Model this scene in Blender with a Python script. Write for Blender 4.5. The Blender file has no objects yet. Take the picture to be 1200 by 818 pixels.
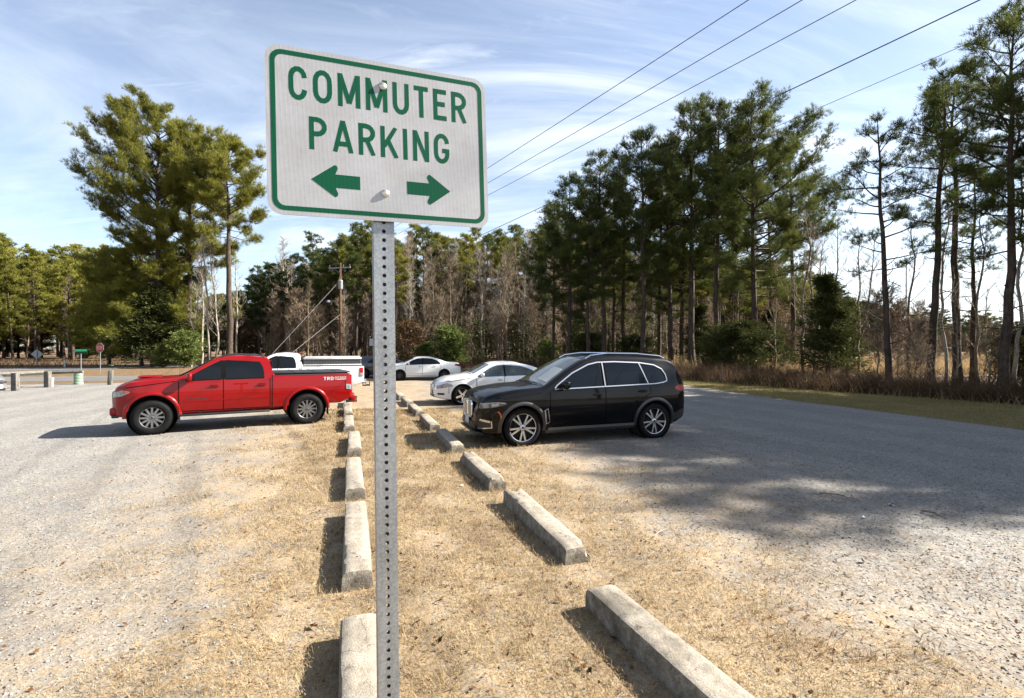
import bpy, bmesh, math, random
import numpy as np
from mathutils import Vector, Matrix
PI = math.pi
R = math.radians
scene = bpy.context.scene
col = scene.collection
rng = np.random.default_rng(7)
random.seed(7)
F = 575.0; CAMH = 1.93; HY = 408.0
def gp(px, py, h=0.0):
    """ground point (height h) seen at a pixel of the 1200x818 photograph: used only to read off real positions"""
    z = F*(CAMH-h)/(py-HY)
    return ((px-600)/F*z, z)
def px_x(px, z): return (px-600)/F*z

# ------------------------------------------------------------------ materials
ALB = 0.50     # scale that darkens all non-metal base colours to balance the raised exposure
class NT:
    def __init__(s, name):
        s.m = bpy.data.materials.new(name); s.m.use_nodes = True
        s.t = s.m.node_tree; s.t.nodes.clear()
        s.out = s.n('ShaderNodeOutputMaterial')
    def n(s, typ, **kw):
        nd = s.t.nodes.new(typ)
        for k, v in kw.items(): setattr(nd, k, v)
        return nd
    def l(s, a, b): s.t.links.new(a, b)
    def pos(s, space='object'):
        if space == 'world': return s.n('ShaderNodeNewGeometry').outputs['Position']
        return s.n('ShaderNodeTexCoord').outputs['Object']
    def noise(s, vec, scale, detail=4, rough=0.6, dist=0.0):
        nd = s.n('ShaderNodeTexNoise'); nd.inputs['Scale'].default_value = scale
        nd.inputs['Detail'].default_value = detail; nd.inputs['Roughness'].default_value = rough
        nd.inputs['Distortion'].default_value = dist
        s.l(vec, nd.inputs['Vector']); return nd.outputs['Fac']
    def ramp(s, fac, stops, interp='LINEAR'):
        nd = s.n('ShaderNodeValToRGB'); cr = nd.color_ramp; cr.interpolation = interp
        while len(cr.elements) < len(stops): cr.elements.new(0.5)
        for e, (p, c) in zip(cr.elements, stops):
            e.position = p
            e.color = (c, c, c, 1) if isinstance(c, (int, float)) else (*c, 1)
        s.l(fac, nd.inputs['Fac']); return nd.outputs['Color']
    def mix(s, fac, a, b, mode='MIX'):
        nd = s.n('ShaderNodeMix', data_type='RGBA', blend_type=mode)
        for sock, v in ((nd.inputs[0], fac), (nd.inputs[6], a), (nd.inputs[7], b)):
            if hasattr(v, 'is_output'): s.l(v, sock)
            elif isinstance(v, (int, float)): sock.default_value = v if sock.type == 'VALUE' else (v, v, v, 1)
            else: sock.default_value = (*v, 1)
        return nd.outputs[2]
    def math(s, op, a, b=0.0, c=0.0, clamp=False):
        nd = s.n('ShaderNodeMath', operation=op, use_clamp=clamp)
        for i, v in enumerate((a, b, c)):
            if hasattr(v, 'is_output'): s.l(v, nd.inputs[i])
            else: nd.inputs[i].default_value = v
        return nd.outputs[0]
    def vscale(s, vec, sc):
        nd = s.n('ShaderNodeMapping'); nd.inputs['Scale'].default_value = sc
        s.l(vec, nd.inputs['Vector']); return nd.outputs['Vector']
    def dot(s, vec, v):
        nd = s.n('ShaderNodeVectorMath', operation='DOT_PRODUCT'); s.l(vec, nd.inputs[0]); nd.inputs[1].default_value = v
        return nd.outputs['Value']
    def bump(s, h, strength, dist, normal=None):
        nd = s.n('ShaderNodeBump'); nd.inputs['Strength'].default_value = strength
        nd.inputs['Distance'].default_value = dist; s.l(h, nd.inputs['Height'])
        if normal is not None: s.l(normal, nd.inputs['Normal'])
        return nd.outputs['Normal']
    def principled(s, color, rough=0.6, metal=0.0, spec=0.5, normal=None, coat=0.0, coatr=0.05, **kw):
        b = s.n('ShaderNodeBsdfPrincipled')
        if not (isinstance(metal, float) and metal > .5) and ALB != 1: color = s.mix(1.0, color, (ALB, ALB, ALB), 'MULTIPLY')
        def put(k, v):
            if hasattr(v, 'is_output'): s.l(v, b.inputs[k])
            elif isinstance(v, (tuple, list)): b.inputs[k].default_value = (*v, 1)
            else: b.inputs[k].default_value = v
        put('Base Color', color); put('Roughness', rough); put('Metallic', metal)
        put('Specular IOR Level', spec); put('Coat Weight', coat); put('Coat Roughness', coatr)
        if normal is not None: s.l(normal, b.inputs['Normal'])
        s.l(b.outputs[0], s.out.inputs[0]); s.b = b; return s.m

def simple(name, c, rough=0.5, metal=0.0, spec=0.5, coat=0.0, var=0.15, nscale=20.0, bump=0.0, bscale=60.0):
    t = NT(name); p = t.pos()
    n = t.noise(p, nscale)
    k = t.ramp(n, [(0.3, tuple(x*(1-var) for x in c)), (0.7, tuple(min(1, x*(1+var)) for x in c))])
    nm = t.bump(t.noise(p, bscale), bump, 0.01) if bump else None
    return t.principled(k, rough, metal, spec, nm, coat)

M = {}
def make_materials():
    def paint(name, c, metal=0.0, flake=0.04, dust=(0.30,0.27,0.22), dustamt=0.10, spec=0.5, rough=0.35, coat=1.0):
        t = NT(name); p = t.pos()
        n = t.noise(p, 3.0, 5)
        hz = t.n('ShaderNodeSeparateXYZ'); t.l(p, hz.inputs[0])
        low = t.ramp(t.math('ADD', hz.outputs[2], t.math('MULTIPLY', n, 0.5)), [(0.45, 1.0), (0.95, 0.12)])
        f = t.math('MULTIPLY', low, dustamt)
        k = t.mix(f, c, dust)
        r = t.math('MULTIPLY_ADD', f, 1.2, rough)
        return t.principled(k, r, metal, spec, None, coat, 0.03)
    M['red'] = paint('red_paint', (0.36, 0.001, 0.003), 0.1, dustamt=0.0, spec=.12, rough=.35, coat=.55)
    M['black_paint'] = paint('black_paint', (0.001, 0.0012, 0.003), 0.0, dustamt=0.006, spec=0.05, rough=0.4, coat=.45)
    M['white_paint'] = paint('white_paint', (1.25, 1.25, 1.24), 0.0, dustamt=0.05)
    M['silver_paint'] = paint('silver_paint', (0.30, 0.31, 0.33), 0.6, dustamt=0.1)
    M['navy_paint'] = paint('navy_paint', (0.006, 0.01, 0.028), 0.0, dustamt=0.08)
    M['plastic'] = simple('black_plastic', (0.018, 0.018, 0.019), 0.5, var=0.3)
    M['flare'] = simple('dark_grey_flare', (0.03, 0.03, 0.033), 0.4, var=0.1, coat=0.3)
    M['seam'] = simple('panel_gap_black', (0.004, 0.004, 0.004), 0.8, spec=.1)
    M['well'] = simple('wheel_well_black', (0.006, 0.006, 0.006), 0.9)
    M['chrome'] = simple('chrome', (0.72, 0.73, 0.75), 0.13, 1.0, var=0.03)
    M['satin_trim'] = simple('satin_trim', (0.42, 0.43, 0.45), 0.3, 0.9, var=0.03)
    M['alloy'] = simple('alloy_rim', (0.52, 0.53, 0.55), 0.25, 1.0, var=0.08)
    M['alloy_mid'] = simple('machined_rim', (0.30, 0.30, 0.31), 0.3, 1.0, var=0.3, nscale=30)
    M['alloy_dark'] = simple('dark_alloy', (0.05, 0.05, 0.055), 0.35, 0.7)
    M['rubber'] = simple('tyre_rubber', (0.012, 0.0115, 0.011), 0.75, spec=0.15, var=0.35, nscale=12, bump=0.4, bscale=90)
    M['glass_dark'] = simple('tinted_glass', (0.004, 0.006, 0.008), 0.03, 0, 0.38, var=0.2, nscale=2)
    M['glass_pale'] = simple('car_glass', (0.07, 0.085, 0.075), 0.03, 0, 0.7, var=0.75, nscale=3.5)
    M['lamp'] = simple('headlamp_glass', (0.40, 0.43, 0.47), 0.10, 0.1, 0.8, coat=1.0, var=0.5, nscale=14)
    M['lamp_dark'] = simple('dark_headlamp', (0.035, 0.037, 0.04), 0.06, 0.3, 0.8, coat=1.0, var=0.5, nscale=14)
    M['tail'] = simple('tail_lamp_red', (0.42, 0.006, 0.008), 0.2, 0, 0.3, coat=.3, var=0.25, nscale=14)
    M['amber'] = simple('amber_reflector', (0.75, 0.12, 0.01), 0.2, 0, coat=1.0)
    M['white_plain'] = simple('white_decal', (0.8, 0.8, 0.8), 0.5, var=0.04)
    M['mesh_grey'] = simple('grey_steel_rack', (0.22, 0.22, 0.22), 0.5, 0.3)
    M['shade'] = simple('white_sunshade', (0.6, 0.64, 0.64), 0.7, var=0.1, nscale=8)
    # sign
    t = NT('sign_sheeting'); p = t.pos()
    v = t.n('ShaderNodeTexVoronoi'); v.inputs['Scale'].default_value = 260; v.inputs['Randomness'].default_value = 0.0
    t.l(p, v.inputs['Vector'])
    hexa = t.ramp(v.outputs['Distance'], [(0.30, (0.74, 0.74, 0.75)), (0.62, (0.63, 0.63, 0.65))])
    fade = t.noise(p, 9, 4)
    dirt = t.ramp(fade, [(0.35, (0.88, 0.87, 0.84)), (0.65, (1, 1, 1))])
    k = t.mix(1.0, hexa, dirt, 'MULTIPLY')
    strk = t.ramp(t.noise(t.vscale(p, (60, 3, 60)), 1.0, 2), [(0.45, 1.0), (0.75, 0.93)])
    k = t.mix(1.0, k, strk, 'MULTIPLY')
    specks = t.ramp(t.noise(p, 70, 1), [(0.76, 0.0), (0.80, 1.0)])
    k = t.mix(t.math('MULTIPLY', specks, 0.35), k, (0.30, 0.24, 0.17))
    M['sheet'] = t.principled(k, 0.32, 0.15, 0.5, t.bump(v.outputs['Distance'], 0.15, 0.001), 0.2)
    t = NT('sign_green'); p = t.pos()
    v = t.n('ShaderNodeTexVoronoi'); v.inputs['Scale'].default_value = 260; v.inputs['Randomness'].default_value = 0.0
    t.l(p, v.inputs['Vector'])
    k = t.ramp(v.outputs['Distance'], [(0.30, (0.0, 0.135, 0.06)), (0.62, (0.0, 0.10, 0.044))])
    M['sign_green'] = t.principled(k, 0.4, 0.0, 0.2, None, 0.0)
    # galvanised steel
    t = NT('galvanised_steel'); p = t.pos()
    v = t.n('ShaderNodeTexVoronoi'); v.inputs['Scale'].default_value = 120; t.l(p, v.inputs['Vector'])
    a = t.ramp(v.outputs['Distance'], [(0.0, (0.34, 0.355, 0.365)), (0.8, (0.23, 0.245, 0.26))])
    st = t.ramp(t.noise(t.vscale(p, (35, 35, 2)), 1.0, 5), [(0.35, (0.78, 0.78, 0.78)), (0.6, (1, 1, 1))])
    k = t.mix(1.0, a, st, 'MULTIPLY')
    rust = t.ramp(t.noise(p, 28, 6), [(0.66, 0.0), (0.74, 1.0)])
    k = t.mix(t.math('MULTIPLY', rust, 0.35), k, (0.18, 0.13, 0.09))
    M['galv'] = t.principled(k, 0.42, 0.55, 0.5, t.bump(t.noise(p, 150), 0.08, 0.002))
    M['bolt'] = simple('zinc_bolt', (0.55, 0.54, 0.50), 0.35, 0.9, var=0.12)
    # concrete
    t = NT('weathered_concrete'); p = t.pos(); oi = t.n('ShaderNodeObjectInfo').outputs['Random']
    n1 = t.noise(p, 9, 8, 0.7); n2 = t.noise(p, 120, 3, 0.7); n3 = t.noise(p, 3.2, 5, 0.65)
    k = t.ramp(n1, [(0.25, (0.30, 0.25, 0.18)), (0.45, (0.56, 0.49, 0.39)), (0.75, (0.72, 0.66, 0.55))])
    spk = t.ramp(n2, [(0.35, (0.62, 0.60, 0.58)), (0.55, (1, 1, 1)), (0.75, (1.1, 1.08, 1.05))])
    k = t.mix(1.0, k, spk, 'MULTIPLY')
    stain = t.ramp(n3, [(0.44, 0.0), (0.60, 1.0)])
    k = t.mix(t.math('MULTIPLY', stain, t.math('MULTIPLY_ADD', oi, 0.5, 0.15)), k, (0.12, 0.105, 0.075))
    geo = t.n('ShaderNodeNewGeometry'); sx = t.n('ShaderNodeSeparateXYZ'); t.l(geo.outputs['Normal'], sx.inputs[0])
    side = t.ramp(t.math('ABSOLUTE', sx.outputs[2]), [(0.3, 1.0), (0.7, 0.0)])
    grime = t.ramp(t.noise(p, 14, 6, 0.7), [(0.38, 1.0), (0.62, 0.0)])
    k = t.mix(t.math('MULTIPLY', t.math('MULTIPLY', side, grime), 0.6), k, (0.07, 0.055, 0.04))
    crk = t.n('ShaderNodeTexVoronoi', feature='DISTANCE_TO_EDGE'); crk.inputs['Scale'].default_value = 3.1; t.l(t.mix(.12, p, t.noise(p, 7, 4), 'ADD'), crk.inputs['Vector'])
    ck = t.ramp(crk.outputs['Distance'], [(0.0, 1.0), (0.012, 0.0)]); k = t.mix(t.math('MULTIPLY', ck, t.ramp(n3, [(0.5, 0.0), (0.56, .7)])), k, (0.06, 0.05, 0.04))
    pit = t.ramp(t.noise(p, 55, 2), [(0.66, 0.0), (0.72, 0.7)]); k = t.mix(pit, k, (0.13, 0.11, 0.085))
    nm = t.bump(n2, 0.6, 0.006, t.bump(n1, 0.6, 0.02))
    M['concrete'] = t.principled(k, 0.92, 0, 0.25, nm)
    M['rust'] = simple('rusty_steel', (0.10, 0.045, 0.025), .8, var=.4)
    # barks
    def bark(name, a, b, sc=5):
        t = NT(name); p = t.pos()
        n = t.noise(t.vscale(p, (sc, sc, sc*0.35)), 1.6, 6, 0.7)
        k = t.ramp(n, [(0.32, a), (0.66, b)])
        M[name] = t.principled(k, 0.9, 0, 0.2, t.bump(n, 0.8, 0.05))
    bark('pine_bark', (0.04, 0.028, 0.021), (0.18, 0.13, 0.10))
    bark('grey_bark', (0.15, 0.11, 0.07), (0.52, 0.40, 0.28))
    bark('pale_bark', (0.26, 0.22, 0.17), (0.70, 0.62, 0.52))
    bark('pole_wood', (0.12, 0.06, 0.03), (0.30, 0.17, 0.095), 9)
    bark('grey_wood', (0.12, 0.11, 0.10), (0.34, 0.32, 0.29), 9)
    # foliage
    LALB = 0.85
    def leaf(name, a, b, c, trans=0.35, sc=0.9, fine=9):
        t = NT(name); p = t.pos(); oi = t.n('ShaderNodeObjectInfo').outputs['Random']
        n = t.noise(p, sc, 3); n2 = t.noise(p, fine, 2)
        f = t.math('ADD', t.math('MULTIPLY', n, 0.5), t.math('MULTIPLY', n2, 0.5))
        f = t.math('ADD', f, t.math('MULTIPLY_ADD', oi, 0.14, -0.07))
        k = t.ramp(f, [(0.32, a), (0.5, b), (0.68, c)])
        k = t.mix(1.0, k, (LALB, LALB, LALB), 'MULTIPLY'); d = t.n('ShaderNodeBsdfDiffuse'); tr = t.n('ShaderNodeBsdfTranslucent'); g = t.n('ShaderNodeBsdfGlossy')
        g.inputs['Roughness'].default_value = 0.45
        t.l(k, d.inputs[0]); t.l(k, tr.inputs[0])
        g.inputs['Color'].default_value = (0.6, 0.62, 0.5, 1)
        mx = t.n('ShaderNodeMixShader'); mx.inputs[0].default_value = trans
        t.l(d.outputs[0], mx.inputs[1]); t.l(tr.outputs[0], mx.inputs[2])
        m2 = t.n('ShaderNodeMixShader'); m2.inputs[0].default_value = 0.015
        t.l(mx.outputs[0], m2.inputs[1]); t.l(g.outputs[0], m2.inputs[2])
        t.l(m2.outputs[0], t.out.inputs[0]); M[name] = t.m
    leaf('needles', (0.030, 0.045, 0.014), (0.075, 0.095, 0.024), (0.135, 0.145, 0.035))
    leaf('needles_warm', (0.075, 0.082, 0.016), (0.195, 0.192, 0.034), (0.33, 0.298, 0.055), 0.3)
    leaf('needles_dark', (0.014, 0.024, 0.009), (0.034, 0.050, 0.016), (0.07, 0.082, 0.024), 0.25)
    leaf('holly_leaves', (0.045, 0.066, 0.016), (0.12, 0.155, 0.04), (0.24, 0.26, 0.08), 0.3, fine=14)
    leaf('cedar_leaves', (0.022, 0.030, 0.010), (0.055, 0.065, 0.020), (0.11, 0.11, 0.03), 0.25)
    leaf('brown_leaves', (0.06, 0.03, 0.015), (0.15, 0.075, 0.035), (0.26, 0.15, 0.08), 0.35)
    leaf('bramble', (0.045, 0.03, 0.02), (0.115, 0.07, 0.042), (0.24, 0.16, 0.10), 0.25, sc=0.6)
    leaf('field_grass', (0.22, 0.14, 0.065), (0.36, 0.245, 0.12), (0.50, 0.37, 0.21), 0.3, sc=0.25)
    leaf('straw', (0.14, 0.085, 0.038), (0.37, 0.27, 0.145), (0.60, 0.49, 0.31), 0.2, sc=1.1, fine=55)
    leaf('verge_grass', (0.08, 0.085, 0.02), (0.27, 0.22, 0.08), (0.44, 0.35, 0.17), 0.3, sc=0.5, fine=30)
    # gravel stones
    t = NT('gravel_stone'); p = t.pos('world')
    n = t.noise(p, 48, 1, 0.5); n2 = t.noise(p, 200, 3)
    k = t.ramp(n, [(0.28, (0.13, 0.125, 0.12)), (0.44, (0.29, 0.28, 0.26)), (0.58, (0.42, 0.40, 0.37)), (0.74, (0.70, 0.68, 0.64))])
    M['stone'] = t.principled(k, 0.85, 0, 0.3, t.bump(n2, 0.4, 0.004))
make_materials()

# ------------------------------------------------------------------ object helpers
def tag(o, label=None, cat=None, group=None, kind=None):
    if label: o['label'] = label
    if cat: o['category'] = cat
    if group: o['group'] = group
    if kind: o['kind'] = kind
    return o
def link(o, parent=None):
    col.objects.link(o)
    if parent is not None: o.parent = parent
    return o
def empty(name, loc=(0,0,0), rz=0.0, label=None, cat=None, group=None):
    o = bpy.data.objects.new(name, None); col.objects.link(o)
    o.location = loc; o.rotation_euler = (0,0,rz); o.empty_display_size = 0.3
    return tag(o, label, cat, group)
def mesh_obj(name, verts, faces, mat, parent=None, smooth=True, angle=35, mats=None, midx=None):
    me = bpy.data.meshes.new(name)
    me.from_pydata([tuple(v) for v in verts], [], [tuple(f) for f in faces])
    if mats:
        for m_ in mats: me.materials.append(m_)
        me.polygons.foreach_set('material_index', midx)
    else: me.materials.append(mat)
    if smooth:
        me.shade_smooth(); me.set_sharp_from_angle(angle=R(angle))
    me.update()
    return link(bpy.data.objects.new(name, me), parent)
def np_mesh(name, V, T, mat, k=3):
    """fast mesh from arrays; T is (n,k) indices"""
    me = bpy.data.meshes.new(name)
    V = np.ascontiguousarray(V, dtype=np.float32); T = np.ascontiguousarray(T, dtype=np.int32)
    me.vertices.add(len(V)); me.vertices.foreach_set('co', V.ravel())
    me.loops.add(T.size); me.loops.foreach_set('vertex_index', T.ravel())
    me.polygons.add(len(T)); me.polygons.foreach_set('loop_start', np.arange(0, T.size, k, dtype=np.int32))
    me.materials.append(mat); me.update(calc_edges=True)
    return me

class MB:
    """collects shapes, builds ONE mesh object"""
    def __init__(s): s.v = []; s.f = []
    def add(s, verts, faces, mtx=None):
        b = len(s.v)
        for v in verts:
            v = Vector(v); s.v.append(tuple(mtx @ v) if mtx else tuple(v))
        for f in faces: s.f.append(tuple(i+b for i in f))
        return s
    def box(s, c, sz, mtx=None, bev=0.0):
        x, y, z = sz[0]/2, sz[1]/2, sz[2]/2
        if bev <= 0:
            vs = [(sx*x, sy*y, sz_*z) for sx in (-1,1) for sy in (-1,1) for sz_ in (-1,1)]
            fs = [(0,1,3,2),(4,6,7,5),(0,4,5,1),(2,3,7,6),(0,2,6,4),(1,5,7,3)]
        else:
            bm = bmesh.new(); bmesh.ops.create_cube(bm, size=1)
            for v in bm.verts: v.co = Vector((v.co.x*2*x, v.co.y*2*y, v.co.z*2*z))
            bmesh.ops.bevel(bm, geom=bm.edges[:], offset=bev, segments=2, affect='EDGES', profile=0.5)
            bm.verts.index_update()
            vs = [tuple(v.co) for v in bm.verts]; fs = [tuple(v.index for v in f.verts) for f in bm.faces]; bm.free()
        T = Matrix.Translation(c)
        if mtx: T = mtx @ T
        return s.add(vs, fs, T)
    def tube(s, pts, rad, n=8, cap=True):
        pts = [Vector(p) for p in pts]
        if not hasattr(rad, '__len__'): rad = [rad]*len(pts)
        b = len(s.v); up = Vector((0,0,1)); prev = None
        for i, p in enumerate(pts):
            d = (pts[min(i+1, len(pts)-1)] - pts[max(i-1, 0)]).normalized()
            if prev is None:
                a = d.cross(up); a = d.cross(Vector((1,0,0))) if a.length < 1e-3 else a; a.normalize()
            else:
                a = (prev - d*prev.dot(d)).normalized()
            prev = a; c = d.cross(a)
            for k in range(n):
                an = 2*PI*k/n
                s.v.append(tuple(p + (a*math.cos(an) + c*math.sin(an))*rad[i]))
        for i in range(len(pts)-1):
            for k in range(n):
                s.f.append((b+i*n+k, b+i*n+(k+1)%n, b+(i+1)*n+(k+1)%n, b+(i+1)*n+k))
        if cap:
            s.f.append(tuple(b+k for k in range(n))[::-1]); e = b+(len(pts)-1)*n
            s.f.append(tuple(e+k for k in range(n)))
        return s
    def lathe(s, prof, n=24, mtx=None, arc=(0, 2*PI), closed=True):
        """prof: (r, h) pairs turned about local z"""
        b = len(s.v); full = abs(arc[1]-arc[0]-2*PI) < 1e-6; m_ = n if full else n+1
        for k in range(m_):
            an = arc[0] + (arc[1]-arc[0])*k/n
            for r, h in prof:
                v = Vector((r*math.cos(an), r*math.sin(an), h)); s.v.append(tuple(mtx @ v if mtx else v))
        L = len(prof)
        for k in range(n):
            k2 = (k+1) % m_
            for i in range(L-1):
                s.f.append((b+k*L+i, b+k2*L+i, b+k2*L+i+1, b+k*L+i+1))
        return s
    def prism(s, poly, z0, z1, mtx=None):
        n = len(poly)
        vs = [(x, y, z0) for x, y in poly] + [(x, y, z1) for x, y in poly]
        fs = [tuple(range(n))[::-1], tuple(range(n, 2*n))] + [(i, (i+1)%n, n+(i+1)%n, n+i) for i in range(n)]
        return s.add(vs, fs, mtx)
    def build(s, name, mat, parent=None, smooth=True, angle=35):
        return mesh_obj(name, s.v, s.f, mat, parent, smooth, angle)

def copy_tree(o, parent=None):
    c = o.copy(); col.objects.link(c); c.parent = parent
    for ch in list(o.children): copy_tree(ch, c)
    return c

# ------------------------------------------------------------------ lettering as flat strokes
def arcp(cx, cy, rx, ry, a0, a1, n=7):
    return [(cx+rx*math.cos(R(a0+(a1-a0)*i/n)), cy+ry*math.sin(R(a0+(a1-a0)*i/n))) for i in range(n+1)]
def glyph(ch, w, t):
    l, r_, b, u = t/2, w-t/2, t/2, 1-t/2; c = w/2; rx = c-t/2; ry = min(0.30, rx*1.25)
    if ch == 'O': return [arcp(c, u-ry, rx, ry, 0, 180) + arcp(c, b+ry, rx, ry, 180, 360) + [(r_, u-ry)]]
    if ch == 'C': return [arcp(c, u-ry, rx, ry, 2, 180) + arcp(c, b+ry, rx, ry, 180, 358)]
    if ch == 'G': return [arcp(c, u-ry, rx, ry, 4, 180) + arcp(c, b+ry, rx, ry, 180, 360) + [(r_, .50)], [(r_, .43), (c+.02, .43)]]
    if ch == 'M': return [[(l, 0), (l, 1)], [(r_, 0), (r_, 1)], [(l*1.05, 1), (c, .12)], [(w-l*1.05, 1), (c, .12)]]
    if ch == 'U': return [[(l, 1)] + arcp(c, b+ry, rx, ry, 180, 360) + [(r_, 1)]]
    if ch == 'T': return [[(0, u), (w, u)], [(c, 0), (c, 1-t)]]
    if ch == 'E': return [[(l, 0), (l, 1)], [(t, u), (w, u)], [(t, .52), (w*.88, .52)], [(t, b), (w, b)]]
    if ch == 'F': return [[(l, 0), (l, 1)], [(t, u), (w, u)], [(t, .52), (w*.88, .52)]]
    if ch in 'PR':
        g = [[(l, 0), (l, 1)], [(t*.9, u)] + arcp(r_-.24, u-.22, .24, .22, 90, -90) + [(t*.9, u-.44)]]
        if ch == 'R': g.append([(c*.98, u-.44), (r_+.01, 0)])
        return g
    if ch == 'D': return [[(l, 0), (l, 1)], [(t*.9, u)] + arcp(r_-.24, u-.3, .24, .3, 90, 0) + arcp(r_-.24, b+.3, .24, .3, 0, -90) + [(t*.9, b)]]
    if ch == 'A': return [[(l*.9, 0), (c, 1)], [(w-l*.9, 0), (c, 1)], [(w*.2, .27), (w*.8, .27)]]
    if ch == 'K': return [[(l, 0), (l, 1)], [(t*.8, .36), (r_, 1)], [(c*.86, .55), (r_+.02, 0)]]
    if ch == 'I': return [[(l, 0), (l, 1)]]
    if ch == 'N': return [[(l, 0), (l, 1)], [(r_, 0), (r_, 1)], [(l*1.1, 1), (w-l*1.1, 0)]]
    if ch == 'S': return [arcp(c, u-.22, rx, .22, 20, 270) + arcp(c, b+.22, rx, .22, 90, -160)]
    return []
WID = dict(C=.56, O=.59, M=.72, U=.56, T=.50, E=.48, R=.56, P=.56, A=.66, K=.60, I=.165, N=.58, G=.57, D=.56, F=.46, S=.55)
def ribbon(pts, t):
    L = []; n = len(pts); out = []
    for i, p in enumerate(pts):
        a = pts[max(i-1, 0)]; b = pts[min(i+1, n-1)]
        d1 = Vector((p[0]-a[0], p[1]-a[1])); d2 = Vector((b[0]-p[0], b[1]-p[1]))
        if d1.length < 1e-6: d1 = d2
        if d2.length < 1e-6: d2 = d1
        d1.normalize(); d2.normalize(); m_ = d1+d2
        if m_.length < .2: m_ = d2.copy()
        m_.normalize(); nn = Vector((-m_.y, m_.x)); k = 1/max(.5, nn.dot(Vector((-d1.y, d1.x))))
        out.append(((p[0]+nn.x*t/2*k, p[1]+nn.y*t/2*k), (p[0]-nn.x*t/2*k, p[1]-nn.y*t/2*k)))
    return out
def clipy(q):  # keep diagonals within the cap height
    return (q[0], min(1.0, max(0.0, q[1])))
def lettering(mb, text, u0, v0, width, height, fn, t=.150, gap=.18, th=.0003, step=.00008):
    """fn(u, v, d) -> 3D point; strokes set at slightly different heights so that none share a plane"""
    tot = sum(WID[c] for c in text) + gap*(len(text)-1)
    sx = width/tot; x = 0.0; d = th
    for c in text:
        for g in glyph(c, WID[c], t):
            rb = ribbon(g, t); vs = []; fs = []
            for a, b in rb:
                for q in (a, b):
                    q = clipy(q); uu = u0+(x+q[0])*sx; vv = v0+q[1]*height
                    vs.append(fn(uu, vv, d)); vs.append(fn(uu, vv, -.0002))
            for i in range(len(rb)-1):
                k = i*4
                fs += [(k, k+2, k+6, k+4), (k, k+4, k+5, k+1), (k+2, k+3, k+7, k+6)]
            k = (len(rb)-1)*4
            fs += [(0, 1, 3, 2), (k, k+2, k+3, k+1)]
            mb.add(vs, fs); d += step
        x += WID[c]+gap; d = th
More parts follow.
